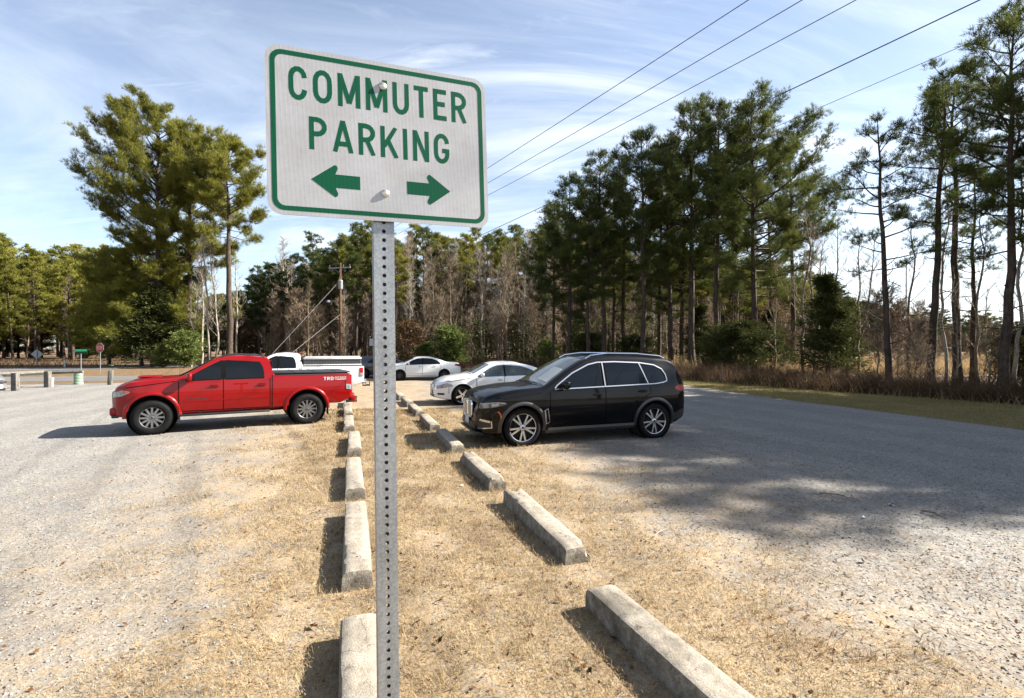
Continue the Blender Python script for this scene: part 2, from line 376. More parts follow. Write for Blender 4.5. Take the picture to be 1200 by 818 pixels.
# ================================================================== COMMUTER PARKING sign
def build_sign():
    base = (-0.345, 1.39, 0.0)
    root = empty('parking_sign', base, 0, 'white and green commuter parking sign with two arrows on a perforated steel post', 'sign')
    U = Vector((2.694, 1.0, 0.06)).normalized(); V = Vector((-0.028, 0.02, 1.0)); V = (V - U*V.dot(U)).normalized()
    N = U.cross(V)                      # away from / towards the viewer
    if N.y > 0: N = -N
    C0 = Vector((-0.3635, 1.40, CAMH+0.589)) - Vector(base)
    W, H_ = 0.61, 0.457
    def P(u, v, d): return C0 + U*(u-W/2) + V*(v-H_/2) + N*d
    def rrect(w0, h0, w1, h1, r, n=8):
        pts = []
        for cx, cy, a in ((w1-r, h1-r, 0), (w0+r, h1-r, 90), (w0+r, h0+r, 180), (w1-r, h0+r, 270)):
            pts += arcp(cx, cy, r, r, a, a+90, n)
        return pts
    poly = rrect(0, 0, W, H_, .038); n = len(poly)
    vs = [P(u, v, 0) for u, v in poly] + [P(u, v, -.0025) for u, v in poly]
    fs = [tuple(range(n)), tuple(range(n, 2*n))[::-1]] + [(i, n+i, n+(i+1)%n, (i+1)%n) for i in range(n)]
    panel = mesh_obj('sign_panel', vs, fs, M['sheet'], root, False)
    a = rrect(.012, .012, W-.012, H_-.012, .030); b = rrect(.0245, .0245, W-.0245, H_-.0245, .020)
    vs = [P(u, v, .0005) for u, v in a] + [P(u, v, .0005) for u, v in b] + [P(u, v, -.0002) for u, v in a] + [P(u, v, -.0002) for u, v in b]
    fs = []
    for i in range(n):
        j = (i+1) % n
        fs += [(i, j, n+j, n+i), (i, 2*n+i, 2*n+j, j), (n+i, n+j, 3*n+j, 3*n+i)]
    mesh_obj('border', vs, fs, M['sign_green'], panel, False)
    mb = MB(); lettering(mb, 'COMMUTER', .057, .3135, .492, .0925, P); lettering(mb, 'PARKING', .106, .1835, .387, .0900, P)
    mb.build('lettering', M['sign_green'], panel, False)
    # arrow, pointing left from u0 (tip) to u1
    def arrow(tip, s):
        L = .127; hh = .0445; cv = .102
        top = [(.055, hh-.004), (.061, hh), (.067, hh-.003), (.0685, hh-.010), (.062, .0185)]
        m_ = MB()
        def piece(q, d):
            q = q if s > 0 else q[::-1]
            n = len(q); vs = [P(tip+s*x, cv+y, d) for x, y in q] + [P(tip+s*x, cv+y, -.0002) for x, y in q]
            m_.add(vs, [tuple(range(n))] + [(i, n+i, n+(i+1)%n, (i+1)%n) for i in range(n)])
        piece([(0, 0), (.062, 0), (.062, .0185)] + top[:-1][::-1], .0005)
        piece(([(0, 0), (.062, 0), (.062, -.0185)] + [(x, -y) for x, y in top[:-1][::-1]])[::-1], .0005)
        piece([(.062, -.0185), (L, -.0185), (L, .0185), (.062, .0185)], .0005)
        me = m_.build('arrow', M['sign_green'], None, False); col.objects.unlink(me); me = me.data
        link(bpy.data.objects.new('arrow', me), panel)
    arrow(.1086, 1); arrow(.4925, -1)
    # post
    PV = Vector((-.0125, .006, 1.0)).normalized(); PU = (U - PV*U.dot(PV)).normalized(); PN = PU.cross(PV)
    if PN.dot(N) < 0: PN = -PN
    w = .0575; hw = w/2; th = .0027; pitch = .0254; hr = .0058; NS = 12
    axis = C0 + U*(-.004) - N*(.0062+hw)
    zc = axis.z
    vs = []; fs = []
    k0 = int((0-zc)/pitch) ; k1 = int((H_/2+.0)/pitch)
    def cell(kc, A, Nn):
        """one 1-inch length of one wall (half width hw in direction A, outward Nn) with a round hole"""
        ctr = axis + PV*(kc*pitch) + Nn*hw
        hp = pitch/2; b = len(vs)
        sq = []
        rad = hw*.999
        for i in range(NS):
            an = 2*PI*i/NS + PI/NS
            ca, sa = math.cos(an), math.sin(an)
            sq.append((ca, sa))
        # outer ring follows the rectangle (hw x hp)
        ang = math.atan2(hp, rad)
        corners = [(rad, hp), (-rad, hp), (-rad, -hp), (rad, -hp)]
        out = [(rad, 0), (rad, hp), (rad*.35, hp), (-rad*.35, hp), (-rad, hp), (-rad, 0), (-rad, -hp), (-rad*.35, -hp), (rad*.35, -hp), (rad, -hp)]
        n_ = len(out)
        ins = []
        for (x, y) in out:
            d = math.atan2(y/hp, x/rad); ins.append((hr*math.cos(d), hr*math.sin(d)))
        for ring, dd in ((out, 0), (ins, 0), (ins, -th), (out, -th)):
            for x, y in ring: vs.append(tuple(ctr + A*x + PV*y + Nn*dd))
        for i in range(n_):
            j = (i+1) % n_
            fs.append((b+i, b+j, b+n_+j, b+n_+i)); fs.append((b+n_+i, b+n_+j, b+2*n_+j, b+2*n_+i))
            fs.append((b+2*n_+i, b+2*n_+j, b+3*n_+j, b+3*n_+i))
    for kc in range(k0-1, k1+1):
        cell(kc, PU, PN); cell(kc, PU, -PN); cell(kc, PN, PU); cell(kc, PN, -PU)
    mesh_obj('post', vs, fs, M['galv'], root, False)
    for v in (.388, .080):
        m_ = MB(); q = P(.3035, v, 0)
        rot = N.to_track_quat('Z', 'Y').to_matrix().to_4x4(); T = Matrix.Translation(q) @ rot
        m_.lathe([(.0, .0085), (.004, .0083), (.0075, .0068), (.0105, .004), (.0115, .0015), (.0115, -.001)], 20, T)
        m_.build('bolt', M['bolt'], root)
build_sign()
# ================================================================== vehicles
def smooth_prof(pts, xs, sig):
    px = [p[0] for p in pts]; pz = [p[1] for p in pts]
    if sig <= 0: return np.interp(xs, px, pz)
    k = np.linspace(-2, 2, 9); w = np.exp(-k*k/2); w /= w.sum()
    lo, hi = px[0], px[-1]; tot = np.zeros(len(xs))
    for kk, ww in zip(k, w):
        q = xs+kk*sig
        # reflect about the ends so that they stay where they are
        e = np.interp(np.clip(q, lo, hi), px, pz)
        e = np.where(q > hi, 2*pz[-1]-np.interp(2*hi-q, px, pz), e)
        e = np.where(q < lo, 2*pz[0]-np.interp(2*lo-q, px, pz), e)
        tot += ww*e
    return tot
class Body:
    def __init__(s, top, bot, plan, belt, tum, wide=.70, crown=.045, rr=.085, sig=.04, tuck=.10, rrf=None):
        s.top_, s.bot_, s.plan_, s.belt_, s.tum, s.wide, s.crown, s.rr, s.sig, s.tuck = top, bot, plan, belt, tum, wide, crown, rr, sig, tuck
        s.x0, s.x1 = top[0][0], top[-1][0]
    def top(s, x): return smooth_prof(s.top_, np.atleast_1d(np.asarray(x, float)), s.sig)
    def bot(s, x): return smooth_prof(s.bot_, np.atleast_1d(np.asarray(x, float)), s.sig)
    def plan(s, x): return smooth_prof(s.plan_, np.atleast_1d(np.asarray(x, float)), s.sig*.6)
    def belt(s, x): return np.interp(np.atleast_1d(x), [p[0] for p in s.belt_], [p[1] for p in s.belt_])
    def H(s, x, z):
        x = np.atleast_1d(np.asarray(x, float)); z = np.atleast_1d(np.asarray(z, float))
        h = s.plan(x); zb = s.belt(x)
        low = np.clip((s.wide-z)/.5, 0, 1.3); y = h*(1-s.tuck*low**2)
        up = np.clip((np.minimum(z, zb)-s.wide)/.4, 0, 1.5); y = y - h*.035*up**2
        ov = np.clip(z-zb, 0, 2); y = y - ov*s.tum - np.clip(ov-.3, 0, 1)**2*.25
        return y
    def build(s, mat, parent, arches, name='body', ra=.40, dx=.045):
        xs = list(np.arange(s.x0, s.x1, dx))
        for k in (.008, .02, .04, .07): xs += [s.x0+k, s.x1-k]
        for i in range(len(s.top_)-1):
            if abs(s.top_[i+1][0]-s.top_[i][0]) < .06: xs += [s.top_[i][0], s.top_[i+1][0]]
        xs = sorted(set([round(float(x), 4) for x in xs] + [s.x0, s.x1]))
        xs = [x for i, x in enumerate(xs) if i == 0 or x-xs[i-1] > .003]
        vs = []; fs = []; nring = None
        for x in xs:
            zt = float(s.top(x)[0]); zb = float(s.bot(x)[0]); rr = min(s.rr, (zt-zb)*.3)
            zl = np.linspace(zb+.03, zt-rr, 15); ys = s.H(x, zl)
            ring = [(0, zb), (ys[0]*.5, zb), (ys[0]-.05, zb)] + list(zip(ys, zl))
            ye = ys[-1]
            for a in (22, 45, 68, 90):
                ring.append((ye-rr*1.15*(1-math.cos(R(a))), zt-rr+rr*math.sin(R(a))))
            yt = ring[-1][0]
            for f in (.8, .6, .4, .2, 0): ring.append((yt*f, zt+s.crown*(1-f*f)))
            full = [(y, z) for y, z in ring] + [(-y, z) for y, z in ring[-2:0:-1]]
            nring = len(full)
            vs += [(x, y, z) for y, z in full]
        for i in range(len(xs)-1):
            for k in range(nring):
                k2 = (k+1) % nring
                fs.append((i*nring+k, i*nring+k2, (i+1)*nring+k2, (i+1)*nring+k))
        fs.append(tuple(range(nring))[::-1]); e = (len(xs)-1)*nring; fs.append(tuple(e+k for k in range(nring)))
        o = mesh_obj(name, vs, fs, mat, parent, False)
        bm = bmesh.new(); bm.from_mesh(o.data); bmesh.ops.recalc_face_normals(bm, faces=bm.faces[:]); bm.to_mesh(o.data); bm.free()
        # cut the wheel arches
        cut = MB()
        for (ax, az, rad) in arches:
            for sg in (1, -1):
                y0, y1 = (.40, 1.3)
                T = Matrix.Translation((ax, sg*(y0+y1)/2, az)) @ Matrix.Rotation(PI/2, 4, 'X')
                nn = 40; poly = [(rad*math.cos(2*PI*k/nn), rad*math.sin(2*PI*k/nn)) for k in range(nn)]
                cut.prism(poly, -(y1-y0)/2, (y1-y0)/2, T)
        co = cut.build('cutter', mat, parent, False)
        bm = bmesh.new(); bm.from_mesh(co.data); bmesh.ops.recalc_face_normals(bm, faces=bm.faces[:]); bm.to_mesh(co.data); bm.free()
        md = o.modifiers.new('cut', 'BOOLEAN'); md.object = co; md.operation = 'DIFFERENCE'; md.solver = 'EXACT'
        bpy.context.view_layer.update(); dg = bpy.context.evaluated_depsgraph_get(); dg.update()
        me = bpy.data.meshes.new_from_object(o.evaluated_get(dg)); o.modifiers.clear(); o.data = me
        bpy.data.objects.remove(co)
        me.shade_smooth(); me.set_sharp_from_angle(angle=R(30))
        s.obj = o; return o
    # ---- panels on the side
    def side_panel(s, name, lo, up, mat, parent, off=.004, sg=1, nx=26, nz=8, depth=.02):
        x0 = max(lo[0][0], up[0][0]); x1 = min(lo[-1][0], up[-1][0])
        xs = np.linspace(x0, x1, nx)
        zl = np.interp(xs, [p[0] for p in lo], [p[1] for p in lo]); zu = np.interp(xs, [p[0] for p in up], [p[1] for p in up])
        zu = np.maximum(zu, zl+.002)
        vs = []; fs = []
        for i, x in enumerate(xs):
            z = np.linspace(zl[i], zu[i], nz); y = s.H(np.full(nz, x), z)+off
            for a, b in zip(y, z): vs.append((x, sg*a, b))
        for i in range(nx-1):
            for k in range(nz-1): fs.append((i*nz+k, (i+1)*nz+k, (i+1)*nz+k+1, i*nz+k+1))
        # rim
        loop = [i*nz for i in range(nx)] + [(nx-1)*nz+k for k in range(1, nz)] + [i*nz+nz-1 for i in range(nx-2, -1, -1)] + [k for k in range(nz-2, 0, -1)]
        b = len(vs)
        for i in loop: x, y, z = vs[i]; vs.append((x, y-sg*depth, z))
        n = len(loop)
        for i in range(n): fs.append((loop[i], b+i, b+(i+1)%n, loop[(i+1)%n]))
        return mesh_obj(name, vs, fs, mat, parent, True, 40)
    def side_strip(s, name, pts, w, mat, parent, off=.006, sg=1, closed=False, sub=.05, th=.012, mb=None, fn=None):
        """a band of width w following points (x,z) on the side"""
        P = []
        q = pts + [pts[0]] if closed else pts
        for i in range(len(q)-1):
            d = math.hypot(q[i+1][0]-q[i][0], q[i+1][1]-q[i][1]); n = max(1, int(d/sub))
            for k in range(n): P.append((q[i][0]+(q[i+1][0]-q[i][0])*k/n, q[i][1]+(q[i+1][1]-q[i][1])*k/n))
        P.append(q[-1]); rb = ribbon(P, w); vs = []; fs = []
        for a, b in rb:
            for (x, z) in (a, b):
                y = float(s.H(x, z)[0]); vs.append((x, sg*(y+off), z)); vs.append((x, sg*(y+off-th), z))
        for i in range(len(rb)-1):
            k = i*4; fs += [(k, k+2, k+6, k+4), (k, k+4, k+5, k+1), (k+2, k+3, k+7, k+6)]
        k = (len(rb)-1)*4; fs += [(0, 1, 3, 2), (k, k+2, k+3, k+1)]
        if mb is not None: mb.add(vs, fs); return None
        return mesh_obj(name, vs, fs, mat, parent, True, 40)
    def T(s, x, y):
        zt = float(s.top(x)[0]); zb = float(s.bot(x)[0]); rr = min(s.rr, (zt-zb)*.3)
        yt = float(s.H(x, zt-rr)[0])-rr*1.15
        f = min(1.0, abs(y)/max(yt, .01)); return zt+s.crown*(1-f*f)
    def ytop(s, x):
        zt = float(s.top(x)[0]); rr = min(s.rr, (zt-float(s.bot(x)[0]))*.3)
        return float(s.H(x, zt-rr)[0])-rr*1.15
    def top_panel(s, name, x0, x1, frac0, frac1, mat, parent, off=.004, nx=16, ny=14, y_lo=-1.0, y_hi=1.0, depth=.015):
        """panel over the upper surface between x0 and x1, half-width = frac * edge"""
        vs = []; fs = []
        for i in range(nx):
            t = i/(nx-1); x = x0+(x1-x0)*t; yt = s.ytop(x)*(frac0+(frac1-frac0)*t)
            for k in range(ny):
                y = yt*(y_lo+(y_hi-y_lo)*k/(ny-1)); vs.append((x, y, s.T(x, y)+off))
        for i in range(nx-1):
            for k in range(ny-1): fs.append((i*ny+k, i*ny+k+1, (i+1)*ny+k+1, (i+1)*ny+k))
        loop = [i*ny for i in range(nx)] + [(nx-1)*ny+k for k in range(1, ny)] + [i*ny+ny-1 for i in range(nx-2, -1, -1)] + [k for k in range(ny-2, 0, -1)]
        b = len(vs)
        for i in loop: x, y, z = vs[i]; vs.append((x, y, z-depth))
        n = len(loop)
        for i in range(n): fs.append((loop[i], b+i, b+(i+1)%n, loop[(i+1)%n]))
        return mesh_obj(name, vs, fs, mat, parent, True, 40)

def wheel(parent, loc, Rt, Rr, w, sg, nsp, style, rimmat, y_in=None):
    """tyre mesh named wheel with rim and hub cap; axis along y, outer face towards sg"""
    rot = Matrix.Rotation(-PI/2*sg, 4, 'X')      # local z -> outward
    t = MB(); hw = w/2; sh = min(.03, (Rt-Rr)*.3)
    prof = [(Rr-.005, -hw*.85), (Rr+.01, -hw*.95), (Rr+(Rt-Rr)*.5, -hw), (Rt-sh, -hw*.93), (Rt-.008, -hw*.75), (Rt, -hw*.5), (Rt, hw*.5), (Rt-.008, hw*.75), (Rt-sh, hw*.93), (Rr+(Rt-Rr)*.5, hw), (Rr+.01, hw*.95), (Rr-.005, hw*.85)]
    t.lathe(prof, 48, rot)
    # tread blocks
    for k in range(56):
        a = 2*PI*k/56
        for zz, ph in ((-hw*.55, 0), (hw*.55, .5)):
            m_ = rot @ Matrix.Rotation(a+ph*2*PI/56, 4, 'Z') @ Matrix.Translation((Rt-.001, 0, zz))
            t.box((0, 0, 0), (.012, Rt*.062, hw*.62), m_)
    o = t.build('wheel', M['rubber'], parent, True, 40); o.location = loc
    r = MB()
    f = hw*.82
    r.lathe([(Rr, -hw*.8), (Rr*.93, -hw*.3), (Rr*.92, f-.03), (Rr*.955, f-.006), (Rr, f), (Rr+.004, f-.006)], 48, rot)
    rim = r.build('rim', rimmat, o, True, 40)
    d = MB(); d.lathe([(0.0, f-.10), (Rr*.92, f-.10)], 32, rot); d.lathe([(Rr*.2, f-.09), (Rr*.62, f-.09), (Rr*.62, f-.075), (Rr*.2, f-.07)], 32, rot)
    d.build('brake_disc', M['well'], o, True, 40)
    s_ = MB()
    for k in range(nsp):
        a = 2*PI*k/nsp
        if style == 'double':
            angs = (-.17, .17)
            for da in angs:
                m_ = rot @ Matrix.Rotation(a+PI/2, 4, 'Z')
                r0, r1 = Rr*.16, Rr*.94
                a0, a1 = da*.35, da*1.25
                q = [(r0*math.cos(a0)-0, r0*math.sin(a0)), (r1*math.cos(a1), r1*math.sin(a1))]
                ww0, ww1 = Rr*.066, Rr*.062
                dv = Vector((q[1][0]-q[0][0], q[1][1]-q[0][1])).normalized(); nv = Vector((-dv.y, dv.x))
                poly = [(q[0][0]-nv.x*ww0, q[0][1]-nv.y*ww0), (q[1][0]-nv.x*ww1, q[1][1]-nv.y*ww1), (q[1][0]+nv.x*ww1, q[1][1]+nv.y*ww1), (q[0][0]+nv.x*ww0, q[0][1]+nv.y*ww0)]
                s_.prism(poly, f-.055, f-.012, m_)
        else:
            ww0, ww1 = (Rr*.10, Rr*.085) if style == 'thin' else (Rr*.14, Rr*.13)
            m_ = rot @ Matrix.Rotation(a+PI/2, 4, 'Z')
            s_.prism([(Rr*.14, -ww0), (Rr*.94, -ww1), (Rr*.94, ww1), (Rr*.14, ww0)], f-.06, f-.014, m_)
    s_.lathe([(0, f-.008), (Rr*.12, f-.009), (Rr*.2, f-.02), (Rr*.24, f-.05)], 24, rot)
    s_.build('spokes', rimmat, o, True, 30)
    c = MB(); c.lathe([(0, f-.002), (Rr*.085, f-.003), (Rr*.1, f-.012)], 20, rot); c.build('hub_cap', M['plastic'], o)
    return o
def arch_liner(parent, ax, az, rad, plan_y):
    m_ = MB(); yd = plan_y-.02-.42
    for sg in (1, -1):
        rot = Matrix.Translation((ax, sg*(plan_y-.02), az)) @ Matrix.Rotation(-PI/2*sg, 4, 'X')
        n = 28; prof = [(rad-.008, 0.0), (rad-.008, -yd), (0.02, -yd-.005)]
        m_.lathe(prof, n, rot)
    m_.build('wheel_well', M['well'], parent, True, 40)
def arch_flare(body, parent, ax, az, rad, mat, sg, width=.05, out=.018, a0=-12, a1=192, name='wheel_arch', squash=1.0):
    vs = []; fs = []; n = 30
    prof = [(-.008, -.03), (-.006, out*.6), (width*.25, out), (width*.7, out*.8), (width, .001), (width, -.03)]
    for i in range(n+1):
        a = R(a0+(a1-a0)*i/n)
        for dr, do in prof:
            x = ax+(rad+dr)*math.cos(a); z = az+(rad+dr)*math.sin(a)*squash
            vs.append((x, sg*(float(body.H(x, z)[0])+do), z))
    L = len(prof)
    for i in range(n):
        for k in range(L-1): fs.append((i*L+k, i*L+k+1, (i+1)*L+k+1, (i+1)*L+k))
    fs.append(tuple(range(L))); fs.append(tuple(n*L+k for k in range(L)))
    return mesh_obj(name, vs, fs, mat, parent, True, 40)
def mirror(body, parent, x, z, sg, mat, sz=(.13, .22, .16)):
    y = float(body.H(x, z)[0]); m_ = MB()
    bm = bmesh.new(); bmesh.ops.create_uvsphere(bm, u_segments=16, v_segments=10, radius=1)
    bm.verts.index_update()
    vs = []
    for v in bm.verts:
        c = v.co; e = lambda t: math.copysign(abs(t)**.6, t)
        vs.append((x-.02+e(c.x)*sz[0]/2 + (-.03 if c.x > 0 else 0)*abs(c.y), sg*(y+.14)+e(c.y)*sz[1]/2, z+.07+e(c.z)*sz[2]/2))
    fs = [tuple(v.index for v in f.verts) for f in bm.faces]; bm.free(); m_.add(vs, fs)
    o = m_.build('mirror', mat, parent, True, 60)
    a = MB(); a.tube([(x, sg*(y-.02), z-.01), (x-.01, sg*(y+.08), z+.02)], [.03, .022], 8); a.build('mirror_arm', M['plastic'], o)
    g = MB(); g.box((x-.02-sz[0]/2-.003, sg*(y+.14), z+.07), (.006, sz[1]*.7, sz[2]*.68), None, .002); g.build('mirror_glass', M['glass_dark'], o, False)
    return o
def handle(body, parent, x, z, sg, mat, L=.17):
    y = float(body.H(x, z)[0]); m_ = MB()
    m_.box((x, sg*(y+.03), z), (L, .018, .026), None, .008); m_.box((x-L*.38, sg*(y+.012), z), (.03, .03, .02), None, .004); m_.box((x+L*.38, sg*(y+.012), z), (.03, .03, .02), None, .004)
    h = m_.build('handle', mat, parent, True)
    c = MB(); c.box((x, sg*(y+.001), z), (L*.8, .016, .055), None, .006); c.build('handle_recess', M['seam'], h, False)
    return h
def rail(parent, name, pts, w, h, mat):
    m_ = MB(); m_.tube(pts, w, 8); return m_.build(name, mat, parent)
def plate(parent, x, y, z, rz, mat=None):
    m_ = MB(); m_.box((0, 0, 0), (.012, .305, .155), Matrix.Translation((x, y, z)) @ Matrix.Rotation(rz, 4, 'Z'), .003); return m_.build('licence_plate', M['white_plain'], parent)
def seam(body, parent, lines, sgs=(1, -1), w=.012):
    m_ = MB()
    for pts in lines:
        for sg in sgs: body.side_strip('x', pts, w, None, None, off=.0045, sg=sg, mb=m_, th=.01)
    return m_.build('panel_gap', M['seam'], parent, False)

def place(root, A, B, wb):
    """front and rear near-side wheel contacts in the world -> pose of the vehicle; local +x forward, +y the near side"""
    A = Vector((*A, 0)); B = Vector((*B, 0)); d = (A-B).normalized(); rz = math.atan2(d.y, d.x)
    left = Vector((-d.y, d.x, 0)); mid = (A+B)/2
    return rz, left, mid

# ------------------------------------------------------------------ black SUV
def make_suv():
    rootA = (0.22, 9.57); rootB = (3.06, 10.47); wb = 2.975
    rz, left, mid = place(None, rootA, rootB, wb)
    loc = mid - left*.96
    root = empty('suv', loc, rz, 'black SUV with chrome window trim, nosed up to the right-hand row of stops', 'car')
    b = Body([(-2.36,.72),(-2.35,.98),(-2.33,1.14),(-2.26,1.28),(-2.13,1.51),(-2.04,1.65),(-1.9,1.71),(-1.2,1.755),(-.5,1.765),(-.12,1.745),(.15,1.67),(.5,1.49),(.96,1.20),(1.08,1.155),(1.6,1.125),(2.0,1.065),(2.22,.99),(2.31,.90),(2.345,.80),(2.36,.62)],
             [(-2.36,.50),(-2.28,.40),(-2.0,.29),(-1.2,.25),(1.9,.24),(2.2,.25),(2.36,.30)],
             [(-2.36,.70),(-2.34,.79),(-2.28,.88),(-2.08,.955),(-1.6,.985),(-.6,.98),(1.0,.98),(1.6,.985),(1.95,.965),(2.15,.90),(2.28,.80),(2.34,.68),(2.36,.62)],
             [(-2.6,1.17),(-2.0,1.16),(1.2,1.06),(2.4,1.0)], .35, wide=.78, crown=.05, rr=.09, sig=.05, tuck=.10)
    fx, rx, Rt = wb/2, -wb/2, .375
    b.build(M['black_paint'], root, [(fx, Rt+.01, .435), (rx, Rt+.01, .435)])
    for ax in (fx, rx): arch_liner(root, ax, Rt+.01, .435, .93)
    for sg in (1, -1):
        for ax in (fx, rx):
            arch_flare(b, root, ax, Rt+.01, .435, M['flare'], sg, .065, .014)
            wheel(root, (ax, sg*.835, Rt), Rt, .278, .25, sg, 5, 'double', M['alloy'])
    # roof glass house
    up = [(-1.80,1.24),(-1.79,1.36),(-1.72,1.48),(-1.54,1.57),(-1.2,1.62),(-.6,1.645),(-.2,1.635),(.02,1.59),(.4,1.425),(.76,1.19),(.82,1.13)]
    lo = [(-1.80,1.23),(-1.70,1.20),(-1.5,1.175),(.82,1.11)]
    def clipseg(pts, x0, x1):
        xs = [x0] + [p[0] for p in pts if x0 < p[0] < x1] + [x1]
        return [(x, float(np.interp(x, [p[0] for p in pts], [p[1] for p in pts]))) for x in xs]
    for sg in (1, -1):
        trim = MB(); b.side_strip('t', up, .022, None, None, off=.014, sg=sg, mb=trim); b.side_strip('t', lo, .020, None, None, off=.014, sg=sg, mb=trim)
        trim.build('window_trim', M['satin_trim'], root)
        bk = b.side_panel('window_surround', lo, up, M['seam'], root, off=.003, sg=sg, nx=44)
        b.side_panel('quarter_window', [(-1.76,1.245),(-1.66,1.21),(-1.10,1.185)], [(-1.76,1.31),(-1.68,1.46),(-1.5,1.55),(-1.22,1.60),(-1.20,1.60),(-1.10,1.20)], M['glass_dark'], bk, off=.008, sg=sg, nx=34)
        for nm in ('rear_door', 'front_door'):
            if nm == 'rear_door': dl = [(-1.36,.98),(-1.20,.90),(-1.06,.78),(-.99,.62),(-.96,.40),(-.315,.40)]; du = [(-1.36,1.13),(-.315,1.11)]
            else: dl = [(-.285,.40),(.88,.40),(.92,.50)]; du = [(-.285,1.11),(.92,1.06)]
            d = b.side_panel(nm, dl, du, M['black_paint'], root, off=.006, sg=sg, nx=22, nz=12)
            if nm == 'rear_door': b.side_panel('window', [(-1.28,1.19),(-.36,1.155)], [(-1.28,1.20),(-1.16,1.585),(-.6,1.625),(-.36,1.625)], M['glass_dark'], d, off=.008, sg=sg, nx=34)
            else: b.side_panel('window', [(-.24,1.15),(.78,1.125)], [(-.24,1.62),(.0,1.575),(.4,1.405),(.74,1.165),(.78,1.135)], M['glass_dark'], d, off=.008, sg=sg)
            handle(b, d, -.12 if nm == 'front_door' else -1.17, .985 if nm == 'front_door' else 1.02, sg, M['black_paint'], .2)
        m_ = MB(); b.side_strip('x', [(-1.32,1.175),(-1.18,1.61)], .02, None, None, off=.017, sg=sg, mb=m_); b.side_strip('x', [(-.30,1.14),(-.31,1.64)], .022, None, None, off=.017, sg=sg, mb=m_); m_.build('pillar_trim', M['satin_trim'], root)
        b.side_strip('sill_trim', [(-1.0,.335),(.95,.315)], .055, M['mesh_grey'], root, off=.02, sg=sg)
        b.side_strip('sill_cladding', [(-1.02,.285),(1.0,.265)], .06, M['flare'], root, off=.012, sg=sg)
        # air breather behind the front wheel
        m_ = MB(); b.side_strip('x', [(1.045,.70),(1.0,.42)], .03, None, None, off=.02, sg=sg, mb=m_); b.side_strip('x', [(1.045,.70),(.98,.73),(.93,.46),(1.0,.42)], .014, None, None, off=.014, sg=sg, mb=m_); m_.build('side_vent', M['alloy'], root)
        # head lamps wrap the corner
        hl = b.side_panel('headlight', [(1.83,.845),(2.0,.80),(2.28,.755),(2.335,.76)], [(1.83,.87),(2.0,.895),(2.2,.885),(2.335,.84)], M['lamp_dark'], root, off=.006, sg=sg, nx=20)
        b.side_strip('lamp_glow_bar', [(1.86,.868),(2.05,.882),(2.3,.852)], .018, M['lamp'], hl, off=.012, sg=sg)
        b.side_panel('lamp_lens', [(1.98,.825),(2.12,.79)], [(1.98,.865),(2.12,.865)], M['lamp'], hl, off=.011, sg=sg, nx=6, nz=4)
        b.side_panel('lamp_lens', [(2.17,.785),(2.27,.775)], [(2.17,.86),(2.27,.845)], M['lamp'], hl, off=.011, sg=sg, nx=6, nz=4)
        b.side_strip('side_marker', [(1.955,.70),(1.86,.60),(1.835,.52)] if False else [(2.0,.71),(1.955,.66),(1.93,.56)], .026, M['amber'], root, off=.010, sg=sg)
        b.side_panel('fog_light_surround', [(2.13,.39),(2.33,.37)], [(2.13,.50),(2.33,.56)], M['plastic'], root, off=.005, sg=sg, nx=10)
        m_ = MB(); b.side_strip('x', [(2.12,.52),(2.10,.39),(2.33,.365)], .022, None, None, off=.013, sg=sg, mb=m_); b.side_strip('x', [(2.14,.505),(2.31,.54)], .04, None, None, off=.013, sg=sg, mb=m_); m_.build('bumper_trim', M['alloy'], root)
        b.side_panel('tail_light', [(-2.33,1.0),(-2.16,1.0),(-1.98,1.045)], [(-2.33,1.09),(-2.16,1.14),(-1.98,1.10)], M['tail'], root, off=.008, sg=sg, nx=14)
        b.side_panel('rear_bumper_cladding', [(-2.34,.53),(-2.18,.40),(-1.95,.36)], [(-2.34,.62),(-2.13,.60),(-1.95,.52)], M['flare'], root, off=.008, sg=sg, nx=14)
        mirror(b, root, .66, 1.13, sg, M['black_paint'], (.14,.22,.16))
        rail(root, 'roof_rail', [(x, sg*(b.ytop(x)+.015), b.T(x, b.ytop(x))+z) for x, z in ((-1.88,.0),(-1.76,.04),(-1.2,.055),(-.5,.055),(-.1,.035),(.03,.0))], .018, .02, M['chrome'])
    seam(b, root, [[(.925,.42),(.925,1.06)], [(-.30,.40),(-.30,1.14)], [(-1.37,1.13),(-1.37,.98),(-1.20,.89),(-1.06,.77),(-.98,.62),(-.96,.42)], [(-.96,.395),(.9,.395)], [(1.1,1.05),(1.9,.94)]])
    b.side_strip('shoulder_crease', [(-2.1,.99),(.9,.93),(1.7,.93)], .012, M['black_paint'], root, off=.009, sg=1)
    ws = b.top_panel('windshield', 1.02, .10, .985, .93, M['glass_pale'], root, off=.006)
    sh = b.top_panel('sunshade', .92, .52, .92, .9, M['shade'], ws, off=.009, y_lo=.25, y_hi=.95)
    b.top_panel('sunroof', -.15, -1.0, .8, .8, M['glass_dark'], root, off=.005)
    b.top_panel('rear_window', -2.25, -2.06, .90, .86, M['glass_dark'], root, off=.006)
    b.side_strip('hood_crease', [(1.2,1.07),(2.05,.955)], .01, M['seam'], root, off=.002, sg=1)
    # grille, plate, lower bumper on the nose
    for sg in (1, -1):
        fr = MB(); n = 24; out = []
        for k in range(n):
            a = 2*PI*k/n; e = lambda t: math.copysign(abs(t)**.45, t)
            out.append((.175*e(math.cos(a)), .165*e(math.sin(a))))
        for k in range(n):
            x, y = out[k]; x2, y2 = out[(k+1) % n]
            fr.tube([(2.375, sg*.19+x, .70+y), (2.375, sg*.19+x2, .70+y2)], .017, 6)
        g = fr.build('grille_frame', M['chrome'], root)
        q = MB(); q.box((2.355, sg*.19, .70), (.03, .33, .31)); q.build('grille', M['seam'], g, False)
        q = MB()
